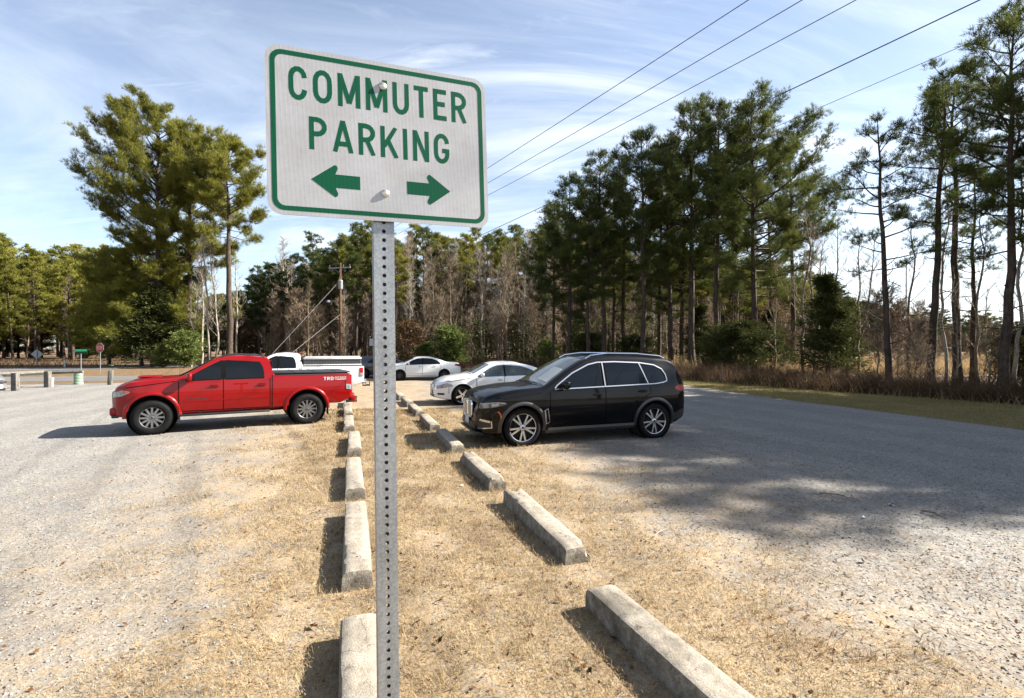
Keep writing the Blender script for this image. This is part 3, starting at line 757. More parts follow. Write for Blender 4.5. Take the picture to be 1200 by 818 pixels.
        for k in range(8): q.box((2.378, sg*.19-.14+k*.04, .70), (.02, .012, .29), None, .003)
        q.build('grille_bars', M['alloy'], g, False)
    q = MB(); q.box((2.36, 0, .40), (.05, 1.1, .13), None, .02); q.build('lower_intake', M['plastic'], root)
    q = MB(); q.box((2.35, 0, .275), (.10, 1.36, .04), None, .015); q.build('front_lip', M['plastic'], root)
    plate(root, 2.395, 0, .47, 0)
    w = MB()
    for y0, y1 in ((.05, .60), (-.55, -.02)):
        w.tube([(1.14, y0, b.T(1.14, y0)+.02), (1.06, y1, b.T(1.06, y1)+.025)], .009, 6)
    w.build('wiper', M['plastic'], root)
    # underbody
    u = MB(); u.box((0, 0, .30), (3.6, 1.3, .18), None, .03); u.build('underbody', M['well'], root)
    return root
make_suv()

# ------------------------------------------------------------------ pickups
def make_pickup(A, B, wb, paint, label, kind):
    rz, left, mid = place(None, A, B, wb)
    root = empty('pickup_truck', mid-left*.90, rz, label, 'pickup truck', None)
    red = kind == 'red'; f = wb/2
    fo, ro = (.74, 1.12) if kind == 'red' else (.90, 1.2)
    xf, xr = f+fo, -f-ro
    cabr = -.80 if kind != 'white' else -.62            # back of the cab
    roof1 = .50 if kind != 'white' else .45
    topp = [(xr,.88),(xr+.012,1.245),(xr+.1,1.262),(cabr-.3,1.262),(cabr-.022,1.262),(cabr+.01,1.50),(cabr+.05,1.66),(cabr+.12,1.705),(cabr+.5,1.745),(.0,1.745),(.28,1.715),(.46,1.645),(1.06,1.29),(1.18,1.245),(1.6,1.225),(2.0,1.18),(xf-.22,1.12),(xf-.08,1.075),(xf-.025,1.0),(xf,.74)]
    b = Body(topp, [(xr,.62),(xr+.3,.50),(-f,.50),(-.9,.44),(.9,.42),(f+.3,.40),(xf-.1,.42),(xf,.48)],
             [(xr,.86),(xr+.05,.90),(xr+.4,.915),(.9,.915),(f,.93),(f+.3,.92),(xf-.25,.87),(xf-.10,.78),(xf-.03,.68),(xf,.62)],
             [(xr,1.22),(-1,1.20),(1.2,1.15),(xf,1.1)], .36, wide=.85, crown=.035, rr=.05, sig=.028, tuck=.07)
    Rt = .385; ra = .475; az = Rt+.03
    b.build(paint, root, [(f, az, ra), (-f, az, ra)])
    for ax in (f, -f): arch_liner(root, ax, az, ra, .87)
    flm = paint
    wm = M['alloy'] if kind != 'navy' else M['alloy']
    for sg in (1, -1):
        for ax in (f, -f):
            if kind != 'white': arch_flare(b, root, ax, az, ra, flm, sg, .075, .032, -4, 184)
            wheel(root, (ax, sg*.815, Rt), Rt, .235, .255, sg, 12 if red else 6, 'thin', M['alloy_mid'] if red else M['alloy'])
    def interp(pts, x): return float(np.interp(x, [p[0] for p in pts], [p[1] for p in pts]))
    up = [(cabr+.13,1.30),(cabr+.17,1.50),(cabr+.24,1.60),(-.05,1.655),(.22,1.635),(.40,1.575),(.72,1.39),(1.02,1.215)]
    lo = [(cabr+.13,1.215),(1.02,1.185)]
    door_r = (cabr+.13, .235) if kind != 'white' else (cabr+.10, .16)
    split = door_r[1]
    for sg in (1, -1):
        for nm, x0, x1 in (('rear_door', cabr+.06, split-.012), ('front_door', split+.012, 1.10)):
            base = .50
            dl = [(x0, base), (x1, base)]
            if nm == 'front_door': dl = [(x0, base), (1.04, base), (1.10, base+.12)]
            du = [(x0, 1.185), (x1, 1.165)]
            d = b.side_panel(nm, dl, du, paint, root, off=.007, sg=sg, nx=22, nz=12)
            if nm == 'rear_door': wl = [(cabr+.17,1.215),(split-.05,1.205)]; wu = [(cabr+.17,1.30),(cabr+.20,1.46),(cabr+.27,1.575),(split-.05,1.625)]
            else: wl = [(split+.05,1.205),(.98,1.19)]; wu = [(split+.05,1.63),(.3,1.605),(.42,1.55),(.72,1.375),(.98,1.205)]
            fr = b.side_panel('window_frame', [(p[0], p[1]-.02) for p in wl], [(p[0], p[1]+.025) for p in wu], M['seam'], d, off=.002, sg=sg)
            b.side_panel('window', wl, wu, M['glass_dark'] if kind != 'white' else M['glass_dark'], d, off=.007, sg=sg)
            handle(b, d, x0+.17, 1.045, sg, paint if red else M['plastic'], .2)
        b.side_strip('door_pillar', [(split,1.20),(split,1.64)], .10, M['seam'], root, off=.008, sg=sg)
        b.side_strip('body_crease', [(cabr+.06,.74),(1.0,.71)], .022, paint, root, off=.012, sg=sg)
        b.side_strip('bed_rail_cap', [(xr+.05,1.258),(cabr-.06,1.258)], .02, M['plastic'], root, off=.006, sg=sg)
        hl = b.side_panel('headlight', [(xf-.34,.95),(xf-.2,.88),(xf-.02,.85)], [(xf-.34,.98),(xf-.2,1.01),(xf-.02,.96)], M['lamp'], root, off=.008, sg=sg, nx=12)
        b.side_panel('turn_signal', [(xf-.34,.965),(xf-.22,.95)], [(xf-.34,.98),(xf-.22,1.0)], M['amber'], hl, off=.014, sg=sg, nx=6, nz=4)
        b.side_panel('tail_light', [(xr+.015,.84),(xr+.17,.86)], [(xr+.015,1.18),(xr+.13,1.18),(xr+.17,1.15)], M['tail'], root, off=.010, sg=sg, nx=8)
        b.side_panel('reversing_light', [(xr+.03,.84),(xr+.16,.86)], [(xr+.03,.97),(xr+.16,.99)], M['lamp'], root, off=.014, sg=sg, nx=6)
        mirror(b, root, .92, 1.20, sg, paint if red else M['plastic'], (.13,.24,.19))
        # running board and mud flaps
        s_ = MB(); s_.box((.17, sg*.89, .40), (1.85, .13, .05), None, .02); s_.box((.7, sg*.82, .42), (.05, .2, .04)); s_.box((-.4, sg*.82, .42), (.05, .2, .04)); s_.build('running_board', M['plastic'], root)
        for ax in (f-.50, -f-.50):
            s_ = MB(); s_.box((ax, sg*.84, .37), (.015, .24, .30), Matrix.Identity(4), .004); s_.build('mud_flap', M['plastic'], root)
    seam(b, root, [[(cabr-.005,.48),(cabr-.005,1.27)], [(split,.47),(split,1.20)], [(cabr+.045,.49),(cabr+.045,1.2)], [(1.11,.56),(1.11,1.17)], [(cabr+.05,.49),(1.04,.49)], [(1.18,1.18),(xf-.25,1.06)]], w=.016)
    b.top_panel('windshield', 1.10, .47, .97, .94, M['glass_pale'] if kind == 'white' else M['glass_dark'], root, off=.006)
    r_ = MB()
    for sg in (1, -1): r_.tube([(x, sg*(b.ytop(x)-.0), b.T(x, b.ytop(x))+z) for x, z in ((cabr+.15,.0),(cabr+.25,.035),(0,.035),(.22,.03),(.36,-.01))], .016, 8)
    if kind != 'white': r_.build('roof_rail', M['plastic'], root)
    rw = MB(); rw.box((cabr-.012, 0, 1.47), (.02, 1.15, .30), None, .01); rw.build('rear_window', M['glass_dark'], root)
    # bed cover
    c = MB(); c.box(((xr+cabr)/2, 0, 1.303), (cabr-xr-.08, 1.60, .035), None, .012)
    for k in range(3): c.box((xr+.4+k*.5, 0, 1.325), (.02, 1.56, .012), None, .003)
    c.build('bed_cover', M['plastic'], root)
    # bumpers, hitch
    bp = MB(); bp.box((xr-.025, 0, .60), (.15, 1.70, .19), None, .05); bp.box((xr-.06, 0, .70), (.13, 1.1, .03), None, .01)
    bp.build('rear_bumper', paint if red else (M['chrome'] if kind == 'white' else M['plastic']), root)
    h = MB(); h.box((xr-.16, 0, .44), (.30, .07, .07), None, .01); h.tube([(xr-.29,0,.46),(xr-.29,0,.53)], .018, 8)
    h.lathe([(0,.03),(.02,.022),(.026,.005),(.02,-.02),(.01,-.03)], 12, Matrix.Translation((xr-.29,0,.55))); h.build('tow_hitch', M['plastic'], root)
    tg = MB(); tg.box((xr-.006, 0, 1.0), (.03, 1.42, .44), None, .012); tgo = tg.build('tailgate', paint, root)
    th = MB(); th.box((xr-.026, 0, 1.10), (.02, .22, .05), None, .006); th.build('handle', M['plastic'], tgo)
    fb = MB(); fb.box((xf-.03, 0, .53), (.16, 1.40, .20), None, .06); fb.build('front_bumper', paint, root)
    fs_ = MB(); fs_.box((xf-.06, 0, .43), (.14, 1.46, .07), None, .03); fs_.build('skid_plate', M['plastic'], root)
    g = MB(); g.box((xf+.0, 0, .82), (.05, 1.02, .30), None, .03); gg = g.build('grille', M['plastic'], root)
    g = MB()
    for k in range(5): g.box((xf+.028, 0, .70+k*.045), (.012, .86, .012))
    g.build('grille_bars', M['flare'], gg, False)
    plate(root, xf+.06, 0, .55, 0)
    # chassis
    ch = MB()
    for sg in (1, -1): ch.box((0, sg*.42, .42), (xf-xr-.7, .08, .12), None, .01)
    ch.tube([(-f, -.7, Rt), (-f, .7, Rt)], .05, 8); ch.tube([(f, -.7, Rt), (f, .7, Rt)], .04, 8)
    ch.lathe([(0,.14),(.1,.12),(.14,0),(.1,-.12),(0,-.14)], 14, Matrix.Translation((-f,0,Rt)) @ Matrix.Rotation(PI/2,4,'X'))
    ch.tube([(-1.9,.35,.40),(-.4,.35,.36),(.6,.35,.36)], .035, 8); ch.box((-.2,-.55,.40),(1.0,.3,.2),None,.04)
    ch.build('chassis', M['well'], root)
    if red:
        # hood scoop, bed side lettering, door badge, stone guard
        s_ = MB(); s_.box((1.72, 0, 1.262), (.46, .46, .04), Matrix.Translation((0,0,0)), .022); s_.build('hood_scoop', paint, root)
        def side(u, v, d): return (u, float(b.H(u, v)[0])+.001+d*1.5, v)
        # text reads towards the rear: from the near side, left is forward (+x)
        def mk(text, xstart, width, v0, hgt, mat, nm):
            m_ = MB(); lettering(m_, text, 0, 0, width, hgt, lambda u, v, d: side(xstart-u-(.12*(v/hgt)*hgt if 0 else 0), v0+v, d+.002), th=.002, step=.0004); m_.build(nm, mat, root, False)
        mk('TRD', xr+.72, .24, 1.10, .085, M['white_plain'], 'bed_decal')
        mk('OFF', xr+.45, .12, 1.148, .036, M['white_plain'], 'bed_decal'); mk('ROAD', xr+.31, .15, 1.148, .036, M['white_plain'], 'bed_decal')
        m_ = MB(); m_.box((xr+.305, side(xr+.3,1.12,0)[1]+.002, 1.118), (.29, .003, .022)); m_.build('bed_decal', M['white_plain'], root, False)
        mk('TACOMA', .98, .42, .745, .05, M['plastic'], 'door_badge')
        b.side_panel('stone_guard', [(-f+.42,.50),(-f+.72,.50)], [(-f+.42,.66),(-f+.47,.62),(-f+.72,.52)], paint, root, off=.01, sg=1)
        an = MB(); an.tube([(1.22,-.70,1.2),(1.20,-.70,1.55)], [.004,.002], 6); an.build('antenna', M['plastic'], root)
    if kind == 'white':
        # tool boxes with slatted sides along the bed
        rk = MB()
        x0, x1 = xr+.08, cabr-.08
        for sg in (1, -1):
            rk.box(((x0+x1)/2, sg*.80, 1.30), (x1-x0, .05, .04), None, .008); rk.box(((x0+x1)/2, sg*.80, 1.545), (x1-x0, .07, .07), None, .012)
        for x in (x0+.04, x1-.04): rk.box((x, 0, 1.545), (.05, 1.55, .05), None, .01)
        rk2 = rk.build('bed_rack', M['white_paint'], root)
        sl = MB(); n = 22
        for k in range(n):
            for sg in (1, -1): sl.box((x0+.05+(x1-x0-.1)*k/(n-1), sg*.80, 1.42), (.035, .02, .20), None, .003)
        for sg in (1, -1): sl.box(((x0+x1)/2, sg*.785, 1.42), (x1-x0, .008, .20))
        sl.build('rack_slats', M['mesh_grey'], rk2, False)
        lid = MB(); lid.box(((x0+x1)/2, .0, 1.60), (x1-x0-.1, 1.5, .03), None, .01); lid.build('rack_lid', M['white_paint'], rk2)
        wh = MB(); wh.box((cabr+.02, 0, 1.772), (.06, .5, .04), None, .01); wh.build('brake_light', M['tail'], root)
    return root
make_pickup((-7.99, 10.89), (-5.21, 12.48), 3.2, M['red'], 'shiny red crew-cab pickup with black bed cover, backed up to the left row of stops', 'red')
make_pickup((-9.95, 17.35), (-6.83, 18.55), 3.3, M['white_paint'], 'white pickup with a slatted rack on its bed, parked behind the red pickup', 'white')

# ------------------------------------------------------------------ sedans
def make_sedan(A, B, wb, paint, label, kind):
    rz, left, mid = place(None, A, B, wb)
    root = empty('sedan' if kind != 'wagon' else 'hatchback', mid-left*.86*(-1 if kind == 'wagon' else 1), rz, label, 'car')
    big = kind == 'lux'; f = wb/2
    fo, ro = (.88, 1.14) if big else (.87, 1.08); xf, xr = f+fo, -f-ro
    hgt = 1.47 if big else 1.44
    top = [(xr,.66),(xr+.012,.90),(xr+.06,1.0),(xr+.2,1.045),(-f-.35,1.065),(-f-.12,1.10),(-f+.42,1.31),(-.55,hgt-.06),(-.2,hgt-.045),(.2,hgt-.055),(.5,hgt-.13),(1.08,1.05),(1.2,1.0),(1.5,.965),(1.9,.90),(xf-.22,.80),(xf-.08,.73),(xf-.015,.66),(xf,.52)]
    w2 = .915 if big else .885
    if kind == 'wagon': top = [(xr,.66),(xr+.012,.90),(xr+.08,1.05),(xr+.30,1.27),(xr+.50,1.355),(-.6,1.40),(-.2,1.405)] + top[9:]
    b = Body(top, [(xr,.42),(xr+.3,.25),(-f,.20),(f,.19),(xf-.3,.20),(xf,.27)],
             [(xr,.62),(xr+.05,.72),(xr+.25,.83),(xr+.7,w2-.01),(-.5,w2),(.8,w2),(f,w2-.005),(xf-.45,w2-.06),(xf-.2,.74),(xf-.05,.56),(xf,.48)],
             [(xr,.98),(-f,.96),(.9,.90),(xf,.8)], .44, wide=.62, crown=.045, rr=.08, sig=.06, tuck=.09)
    Rt = .335 if big else .315; ra = Rt+.055
    b.build(paint, root, [(f, Rt+.01, ra), (-f, Rt+.01, ra)])
    for ax in (f, -f): arch_liner(root, ax, Rt+.01, ra, w2-.04)
    for sg in (1, -1):
        for ax in (f, -f):
            wheel(root, (ax, sg*(w2-.125), Rt), Rt, Rt*.72 if big else Rt*.62, .22, sg, 5 if big else 9, 'wide' if big else 'thin', M['chrome'] if big else (M['alloy_dark'] if kind in ('vw', 'wagon') else M['alloy']))
            arch_flare(b, root, ax, Rt+.01, ra, paint, sg, .03, .008)
        gm = M['glass_pale'] if big else M['glass_dark']
        for nm, x0, x1 in (('rear_door', -f+.42, -.03), ('front_door', .0, 1.0)):
            if nm == 'rear_door': dl = [(-f+.22,.72),(-f+.38,.50),(-f+.50,.33),(-.015,.30)]; du = [(-f+.22,.955),(-.015,.94)]; wl = [(-f+.24,.985),(-.06,.965)]; wu = [(-f+.24,1.02),(-f+.42,1.16),(-f+.62,1.24),(-.6,1.305),(-.06,1.345)]
            else: dl = [(.015,.30),(.92,.30),(.98,.4)]; du = [(.015,.94),(.98,.92)]; wl = [(.0,.965),(.95,.945)]; wu = [(.0,1.345),(.25,1.325),(.5,1.23),(.95,.97)]
            d = b.side_panel(nm, dl, du, paint, root, off=.006, sg=sg, nx=20, nz=10)
            b.side_panel('window_frame', [(p[0], p[1]-.018) for p in wl], [(p[0], p[1]+.022) for p in wu], M['seam'] if not big else M['chrome'], d, off=.002, sg=sg)
            b.side_panel('window', wl, wu, gm, d, off=.006, sg=sg)
            handle(b, d, x0+.18 if nm == 'rear_door' else .16, .84, sg, M['chrome'] if big else paint, .18)
        b.side_strip('pillar', [(-.03,.95),(-.03,1.35)], .06, M['seam'], root, off=.008, sg=sg)
        b.side_panel('headlight', [(xf-.55,.66),(xf-.3,.60),(xf-.06,.56)], [(xf-.55,.70),(xf-.35,.765),(xf-.06,.66)], M['lamp'], root, off=.008, sg=sg, nx=14)
        b.side_panel('tail_light', [(xr+.02,.80),(xr+.42,.86)], [(xr+.02,.93),(xr+.25,.975),(xr+.42,.95)], M['tail'], root, off=.008, sg=sg, nx=10)
        b.side_panel('fog_light', [(xf-.28,.36),(xf-.08,.36)], [(xf-.28,.42),(xf-.08,.42)], M['seam'], root, off=.006, sg=sg, nx=6)
        b.side_strip('rub_strip', [(-f+.5,.48),(.95,.45)], .022, paint, root, off=.014, sg=sg)
        mirror(b, root, .84, .95, sg, paint, (.12,.20,.14))
    seam(b, root, [[(.0,.30),(.0,.95)], [(.99,.42),(.99,.92)], [(-f+.21,.95),(-f+.21,.72),(-f+.37,.50)], [(-f+.5,.295),(.92,.295)], [(1.1,.93),(xf-.35,.80)], [(xf-.42,.62),(xf-.42,.40)]])
    b.top_panel('windshield', 1.07, .47, .97, .93, M['glass_pale'] if big else M['glass_dark'], root, off=.006)
    b.top_panel('rear_window', -f-.06, -.62, .93, .93, M['glass_dark'], root, off=.006)
    b.top_panel('hood_line', 1.13, 1.15, .95, .95, M['seam'], root, off=.003, nx=2)
    g = MB(); g.box((xf-.005, 0, .58), (.05, .50 if big else .9, .16 if big else .08), None, .02); gg = g.build('grille', M['alloy_dark'], root)
    g = MB()
    for k in range(5): g.box((xf+.022, 0, .525+k*.028), (.01, .46, .009))
    for y in (-.26, .26): g.box((xf+.01, y, .58), (.04, .018, .17), None, .005)
    g.box((xf+.01, 0, .668), (.04, .53, .018), None, .005); g.build('grille_trim', M['chrome'], gg)
    g = MB(); g.box((xf-.01, 0, .31), (.05, .80, .10), None, .02); g.build('lower_intake', M['plastic'], root)
    plate(root, xf+.035, 0, .43, 0)
    u = MB(); u.box((0, 0, .25), (2*f+.9, 1.2, .14), None, .03); u.build('underbody', M['well'], root)
    return root
d_ = (-.948, -.318)
def row_ct(px, z, wb, dd=d_):
    X = (px-600)/F*z; return (X, z), (X-dd[0]*wb, z-dd[1]*wb)
A, B = row_ct(542, 16.55, 2.95); make_sedan(A, B, 2.95, M['white_paint'], 'pearl white luxury sedan with chrome wheels parked just beyond the black SUV', 'lux')
A, B = row_ct(468.5, 29.0, 2.65); make_sedan(A, B, 2.65, M['white_paint'], 'white compact sedan with dark wheels and tinted windows, farthest of the parked cars', 'vw')
make_sedan((-21.0, 19.6), (-23.6, 18.6), 2.65, M['silver_paint'], 'silver grey car cut off by the left edge of the photo', 'grey')

make_sedan((-6.95, 32.2), (-9.55, 31.6), 2.65, M['navy_paint'], 'dark navy hatchback mostly hidden behind the white pickup and the sign post', 'wagon')
# ================================================================== ground and paving
NQ = (0.948, 0.318, 0.0)          # across the rows of stops
NPv = (-0.318, 0.948, 0.0)        # along them
def nsheet(name, pts, z, mat, kind='structure'):
    o = mesh_obj(name, [(x, y, z) for x, y in pts], [tuple(range(len(pts)))], mat, None, False)
    return tag(o, kind=kind)
def ground_materials():
    # gravel lot with straw drifting off the median
    t = NT('gravel_lot'); p = t.pos('world')
    q = t.math('ABSOLUTE', t.math('SUBTRACT', t.dot(p, NQ), 1.05))
    big = t.noise(p, .35, 4, .6); mid = t.noise(p, 1.6, 6, .68); fine = t.noise(p, 26, 5, .7); vf = t.noise(p, 120, 3, .7)
    stre = t.noise(t.vscale(p, (1.0, 1.0, 1.0)), 5.5, 5, .72, .6)
    # straw cover 1 on the median, fading outwards in patches
    e = t.math('SUBTRACT', q, t.math('MULTIPLY_ADD', mid, 4.2, -2.1)); e = t.math('SUBTRACT', e, t.math('MULTIPLY_ADD', big, 5.0, -2.5))
    e = t.math('SUBTRACT', e, t.math('MULTIPLY_ADD', stre, 4.0, -2.0))
    cover = t.ramp(t.math('DIVIDE', e, 7.0), [(0.24, 1.0), (0.42, 0.48), (0.75, 0.08), (1.0, 0.0)])
    clump = t.ramp(t.math('ADD', t.math('MULTIPLY', fine, .6), t.math('MULTIPLY', stre, .4)), [(0.40, 0.0), (0.56, 1.0)])
    sfac = t.math('MULTIPLY', cover, t.math('MULTIPLY_ADD', clump, .65, .35))
    v = t.n('ShaderNodeTexVoronoi'); v.inputs['Scale'].default_value = 42; t.l(p, v.inputs['Vector'])
    v2 = t.n('ShaderNodeTexVoronoi'); v2.inputs['Scale'].default_value = 95; t.l(p, v2.inputs['Vector'])
    sep = t.n('ShaderNodeSeparateXYZ'); t.l(v.outputs['Color'], sep.inputs[0])
    sep2 = t.n('ShaderNodeSeparateXYZ'); t.l(v2.outputs['Color'], sep2.inputs[0])
    rnd = t.math('ADD', t.math('MULTIPLY', sep.outputs[0], .5), t.math('MULTIPLY', sep2.outputs[0], .5))
    grav = t.ramp(rnd, [(0.12, (0.18, 0.177, 0.17)), (0.4, (0.315, 0.305, 0.288)), (0.65, (0.395, 0.382, 0.36)), (0.92, (0.56, 0.54, 0.51))])
    tone = t.ramp(mid, [(0.3, (0.86, 0.85, 0.83)), (0.7, (1.08, 1.06, 1.03))])
    grav = t.mix(1.0, grav, tone, 'MULTIPLY')
    # packed tyre lanes running along the rows
    qs = t.math('ADD', t.dot(p, NQ), t.math('MULTIPLY_ADD', t.noise(p, .22, 2), 2.4, -1.2))
    lane = t.math('SINE', t.math('MULTIPLY', qs, 3.6)); lane = t.ramp(t.math('ADD', t.math('MULTIPLY', lane, .5), t.math('MULTIPLY_ADD', big, 1.2, -.1)), [(0.35, (0.93, 0.93, 0.93)), (0.75, (1.04, 1.04, 1.03))])
    grav = t.mix(1.0, grav, lane, 'MULTIPLY')
    # packed wheel lanes: finer, paler
    straw = t.ramp(vf, [(0.28, (0.22, 0.145, 0.075)), (0.47, (0.48, 0.35, 0.20)), (0.70, (0.68, 0.53, 0.33))])
    stone2 = t.ramp(mid, [(0.32, (0.62, 0.57, 0.52)), (0.55, (1.0, 0.98, 0.95)), (0.7, (1.1, 1.08, 1.04))]); straw = t.mix(1.0, straw, stone2, 'MULTIPLY')
    k = t.mix(sfac, grav, straw)
    h = t.math('ADD', t.math('MULTIPLY', v.outputs['Distance'], .6), t.math('MULTIPLY', vf, .8))
    nm = t.bump(h, .45, .012, t.bump(mid, .4, .10))
    M['lot'] = t.principled(k, .93, 0, .25, nm)
    # ground outside: leaf litter and dead grass
    t = NT('dead_grass_ground'); p = t.pos('world')
    a = t.noise(p, .18, 5, .65); c = t.noise(p, 2.6, 6, .7); d = t.noise(p, 28, 4, .7)
    base = t.ramp(c, [(0.3, (0.16, 0.085, 0.04)), (0.5, (0.30, 0.18, 0.095)), (0.7, (0.42, 0.29, 0.16))])
    gr = t.ramp(d, [(0.3, (0.10, 0.09, 0.035)), (0.6, (0.30, 0.26, 0.12))])
    k = t.mix(t.ramp(a, [(0.48, 0.0), (0.62, 0.5)]), base, gr)
    k = t.mix(1.0, k, t.ramp(d, [(0.3, .6), (0.7, 1.2)]), 'MULTIPLY')
    M['litter'] = t.principled(k, .95, 0, .2, t.bump(d, .8, .05, t.bump(c, .6, .2)))
    t = NT('mown_verge'); p = t.pos('world')
    a = t.noise(p, .5, 5, .7); d = t.noise(p, 30, 4, .75); c = t.noise(p, 4, 5, .7)
    base = t.ramp(d, [(0.3, (0.13, 0.09, 0.045)), (0.65, (0.50, 0.39, 0.21))])
    gr = t.ramp(d, [(0.3, (0.07, 0.085, 0.015)), (0.65, (0.26, 0.27, 0.06))])
    k = t.mix(t.ramp(t.math('ADD', t.math('MULTIPLY', a, .6), t.math('MULTIPLY', c, .4)), [(0.49, 0.0), (0.58, .85)]), base, gr)
    M['verge'] = t.principled(k, .95, 0, .2, t.bump(d, .9, .05, t.bump(c, .5, .12)))
    t = NT('old_asphalt'); p = t.pos('world')
    n = t.noise(p, 60, 3, .8); n2 = t.noise(p, .8, 5, .6)
    k = t.ramp(n2, [(0.3, (0.17, 0.17, 0.17)), (0.7, (0.25, 0.245, 0.235))]); k = t.mix(1.0, k, t.ramp(n, [(0.3, .75), (0.7, 1.15)]), 'MULTIPLY')
    M['asphalt'] = t.principled(k, .85, 0, .3, t.bump(n, .3, .01))
    M['line_paint'] = simple('road_line_paint', (0.62, 0.60, 0.52), .7, var=.15, nscale=6)
ground_materials()
nsheet('ground', [(-700,-200),(700,-200),(700,900),(-700,900)], 0.0, M['litter'])
# lot: wide around the median, its right edge along the verge
lot = [(-60,-25),(18.5,-25),(16.0,-8),(14.2,3),(12.6,9),(11.6,13.5),(10.2,18.5),(9.4,23),(8.8,27),(4,29.6),(-3,30.9),(-14,30.2),(-18,28.2),(-24,26.4),(-31,24.6),(-60,18)]
nsheet('gravel_lot', lot, .004, M['lot'])
verge = [(18.5,-25),(32,-25),(29,-5),(24.5,5),(20.5,12),(17.6,17.0),(14.2,22.5),(11.9,27.2),(10.5,31.2),(8.8,30.2),(8.8,27),(9.4,23),(10.2,18.5),(11.6,13.5),(12.6,9),(14.2,3),(16.0,-8)]
nsheet('grass_verge', verge, .003, M['verge'])
# asphalt road crossing behind the lot, then the second road going away on the left
road = [(-110,22.5),(-31,27.6),(-18,30.0),(-8,33.4),(2,34.6),(8.5,34.6),(8.5,40.2),(0,40.0),(-10,38.2),(-20,35.0),(-33,32.6),(-110,28.2)]
nsheet('road', road, .008, M['asphalt'])
road2 = [(-130,34.5),(-60,37.5),(-44,41),(-36,46.5),(-32.5,54),(-31,70),(-31.5,110),(-40,170),(-46,170),(-38,110),(-38,70),(-39.5,57),(-43,50.5),(-50,46.2),(-64,42.5),(-130,40)]
nsheet('back_road', road2, .008, M['asphalt'])
def line_strip(name, pts, w, z):
    vs = []; fs = []
    for a, b in ribbon(pts, w): vs += [(a[0], a[1], z), (b[0], b[1], z)]
    for i in range(len(pts)-1): fs.append((2*i, 2*i+1, 2*i+3, 2*i+2))
    return tag(mesh_obj(name, vs, fs, M['line_paint'], None, False), kind='structure')
line_strip('road_marking', [(-110,28.0),(-33,32.35),(-20,34.75),(-10,37.9),(0,39.7),(8.4,39.9)], .12, .012)
line_strip('road_marking', [(-130,37.3),(-62,40.0),(-47,43.6),(-39.8,48.5),(-36,55.5),(-34.5,70),(-34.7,110)], .12, .012)

# ---------------------------------------------------------------- concrete wheel stops
def stop_mesh(seed, chip):
    L, W, Hh = 1.83, .245, .175
    bm = bmesh.new(); nx, ny, nz = 36, 6, 4
    r = np.random.default_rng(seed)
    grid = {}
    def co(i, j, k):
        x = -L/2+L*i/nx; y = -W/2+W*j/ny; z = -.02+(Hh+.02)*k/nz
        return x, y, z
    for i in range(nx+1):
        for j in range(ny+1):
            for k in range(nz+1):
                if i in (0, nx) or j in (0, ny) or k in (0, nz): grid[i,j,k] = bm.verts.new(co(i, j, k))
    def q(a, b, c, d):
        bm.faces.new((grid[a], grid[b], grid[c], grid[d]))
    for i in range(nx):
        for j in range(ny):
            q((i,j,nz),(i+1,j,nz),(i+1,j+1,nz),(i,j+1,nz)); q((i,j,0),(i,j+1,0),(i+1,j+1,0),(i+1,j,0))
        for k in range(nz):
            q((i,0,k),(i+1,0,k),(i+1,0,k+1),(i,0,k+1)); q((i,ny,k),(i,ny,k+1),(i+1,ny,k+1),(i+1,ny,k))
    for j in range(ny):
        for k in range(nz):
            q((0,j,k),(0,j,k+1),(0,j+1,k+1),(0,j+1,k)); q((nx,j,k),(nx,j+1,k),(nx,j+1,k+1),(nx,j,k+1))
    from mathutils import noise as mn
    for v in bm.verts:
        x, y, z = v.co
        t = max(0, z)/Hh
        v.co.y = y*(1-.07*t)                       # slight batter
        # rounded upper arrises
        ey = W/2-abs(y); ex = L/2-abs(x); ez = Hh-z
        for e in (ey, ex):
            if e < .001 and ez < .001: v.co.z -= .014; 
        if ey < .001 and ez < .001: v.co.y *= .93
        if ex < .001 and ez < .001: v.co.x *= .990
        n = mn.noise(Vector((x*3+seed*7, y*9, z*9)))*.007 + mn.noise(Vector((x*14+seed*3, y*24, z*24)))*.0045
        v.co += Vector((n*.8 if ex < .001 else 0, n if ey < .001 else 0, n*.7 if ez < .02 else 0))
        # broken corners
        if ez < .05 and ex < .14:
            c = mn.noise(Vector((x*5+seed*11, y*12, 3.3)))
            if c > .08*(2-chip) and chip > 1: v.co.z -= .030*chip*c*4*(1-ex/.14)
            if ex < .001: v.co.x *= 1-.022*chip*abs(mn.noise(Vector((y*17+seed, z*15, 1))))
    bmesh.ops.recalc_face_normals(bm, faces=bm.faces[:])
    me = bpy.data.meshes.new('concrete_wheel_stop'); bm.to_mesh(me); bm.free(); me.materials.append(M['concrete'])
    me.shade_smooth(); me.set_sharp_from_angle(angle=R(38)); return me
_pm = MB(); _pm.lathe([(0, .003), (.011, .003), (.013, -.01)], 12); _pm.lathe([(.013, .001), (.019, -.006)], 12)
_po = _pm.build('anchor_pin', M['rust'], None, False); PIN = _po.data; bpy.data.objects.remove(_po)
def stop(far_z, q, label, seed, chip=1.0, near_z=None, jit=0.0, group='concrete wheel stops along the grass median'):
    """far_z = depth of the far end, q = distance across from the row origin"""
    L = 1.83*.948; zc = far_z - L/2
    X = (q - zc*.318)/.948
    o = bpy.data.objects.new('concrete_wheel_stop', stop_mesh(seed, chip)); col.objects.link(o)
    o.location = (X, zc, 0); o.rotation_euler = (R(rng.normal()*.6), R(rng.normal()*.5), math.atan2(.948, -.318)+jit)
    for sx in (-.66, .66):
        c = bpy.data.objects.new('anchor_pin', PIN); col.objects.link(c); c.parent = o; c.location = (sx, 0, .1725)
    return tag(o, label, 'wheel stop', group)
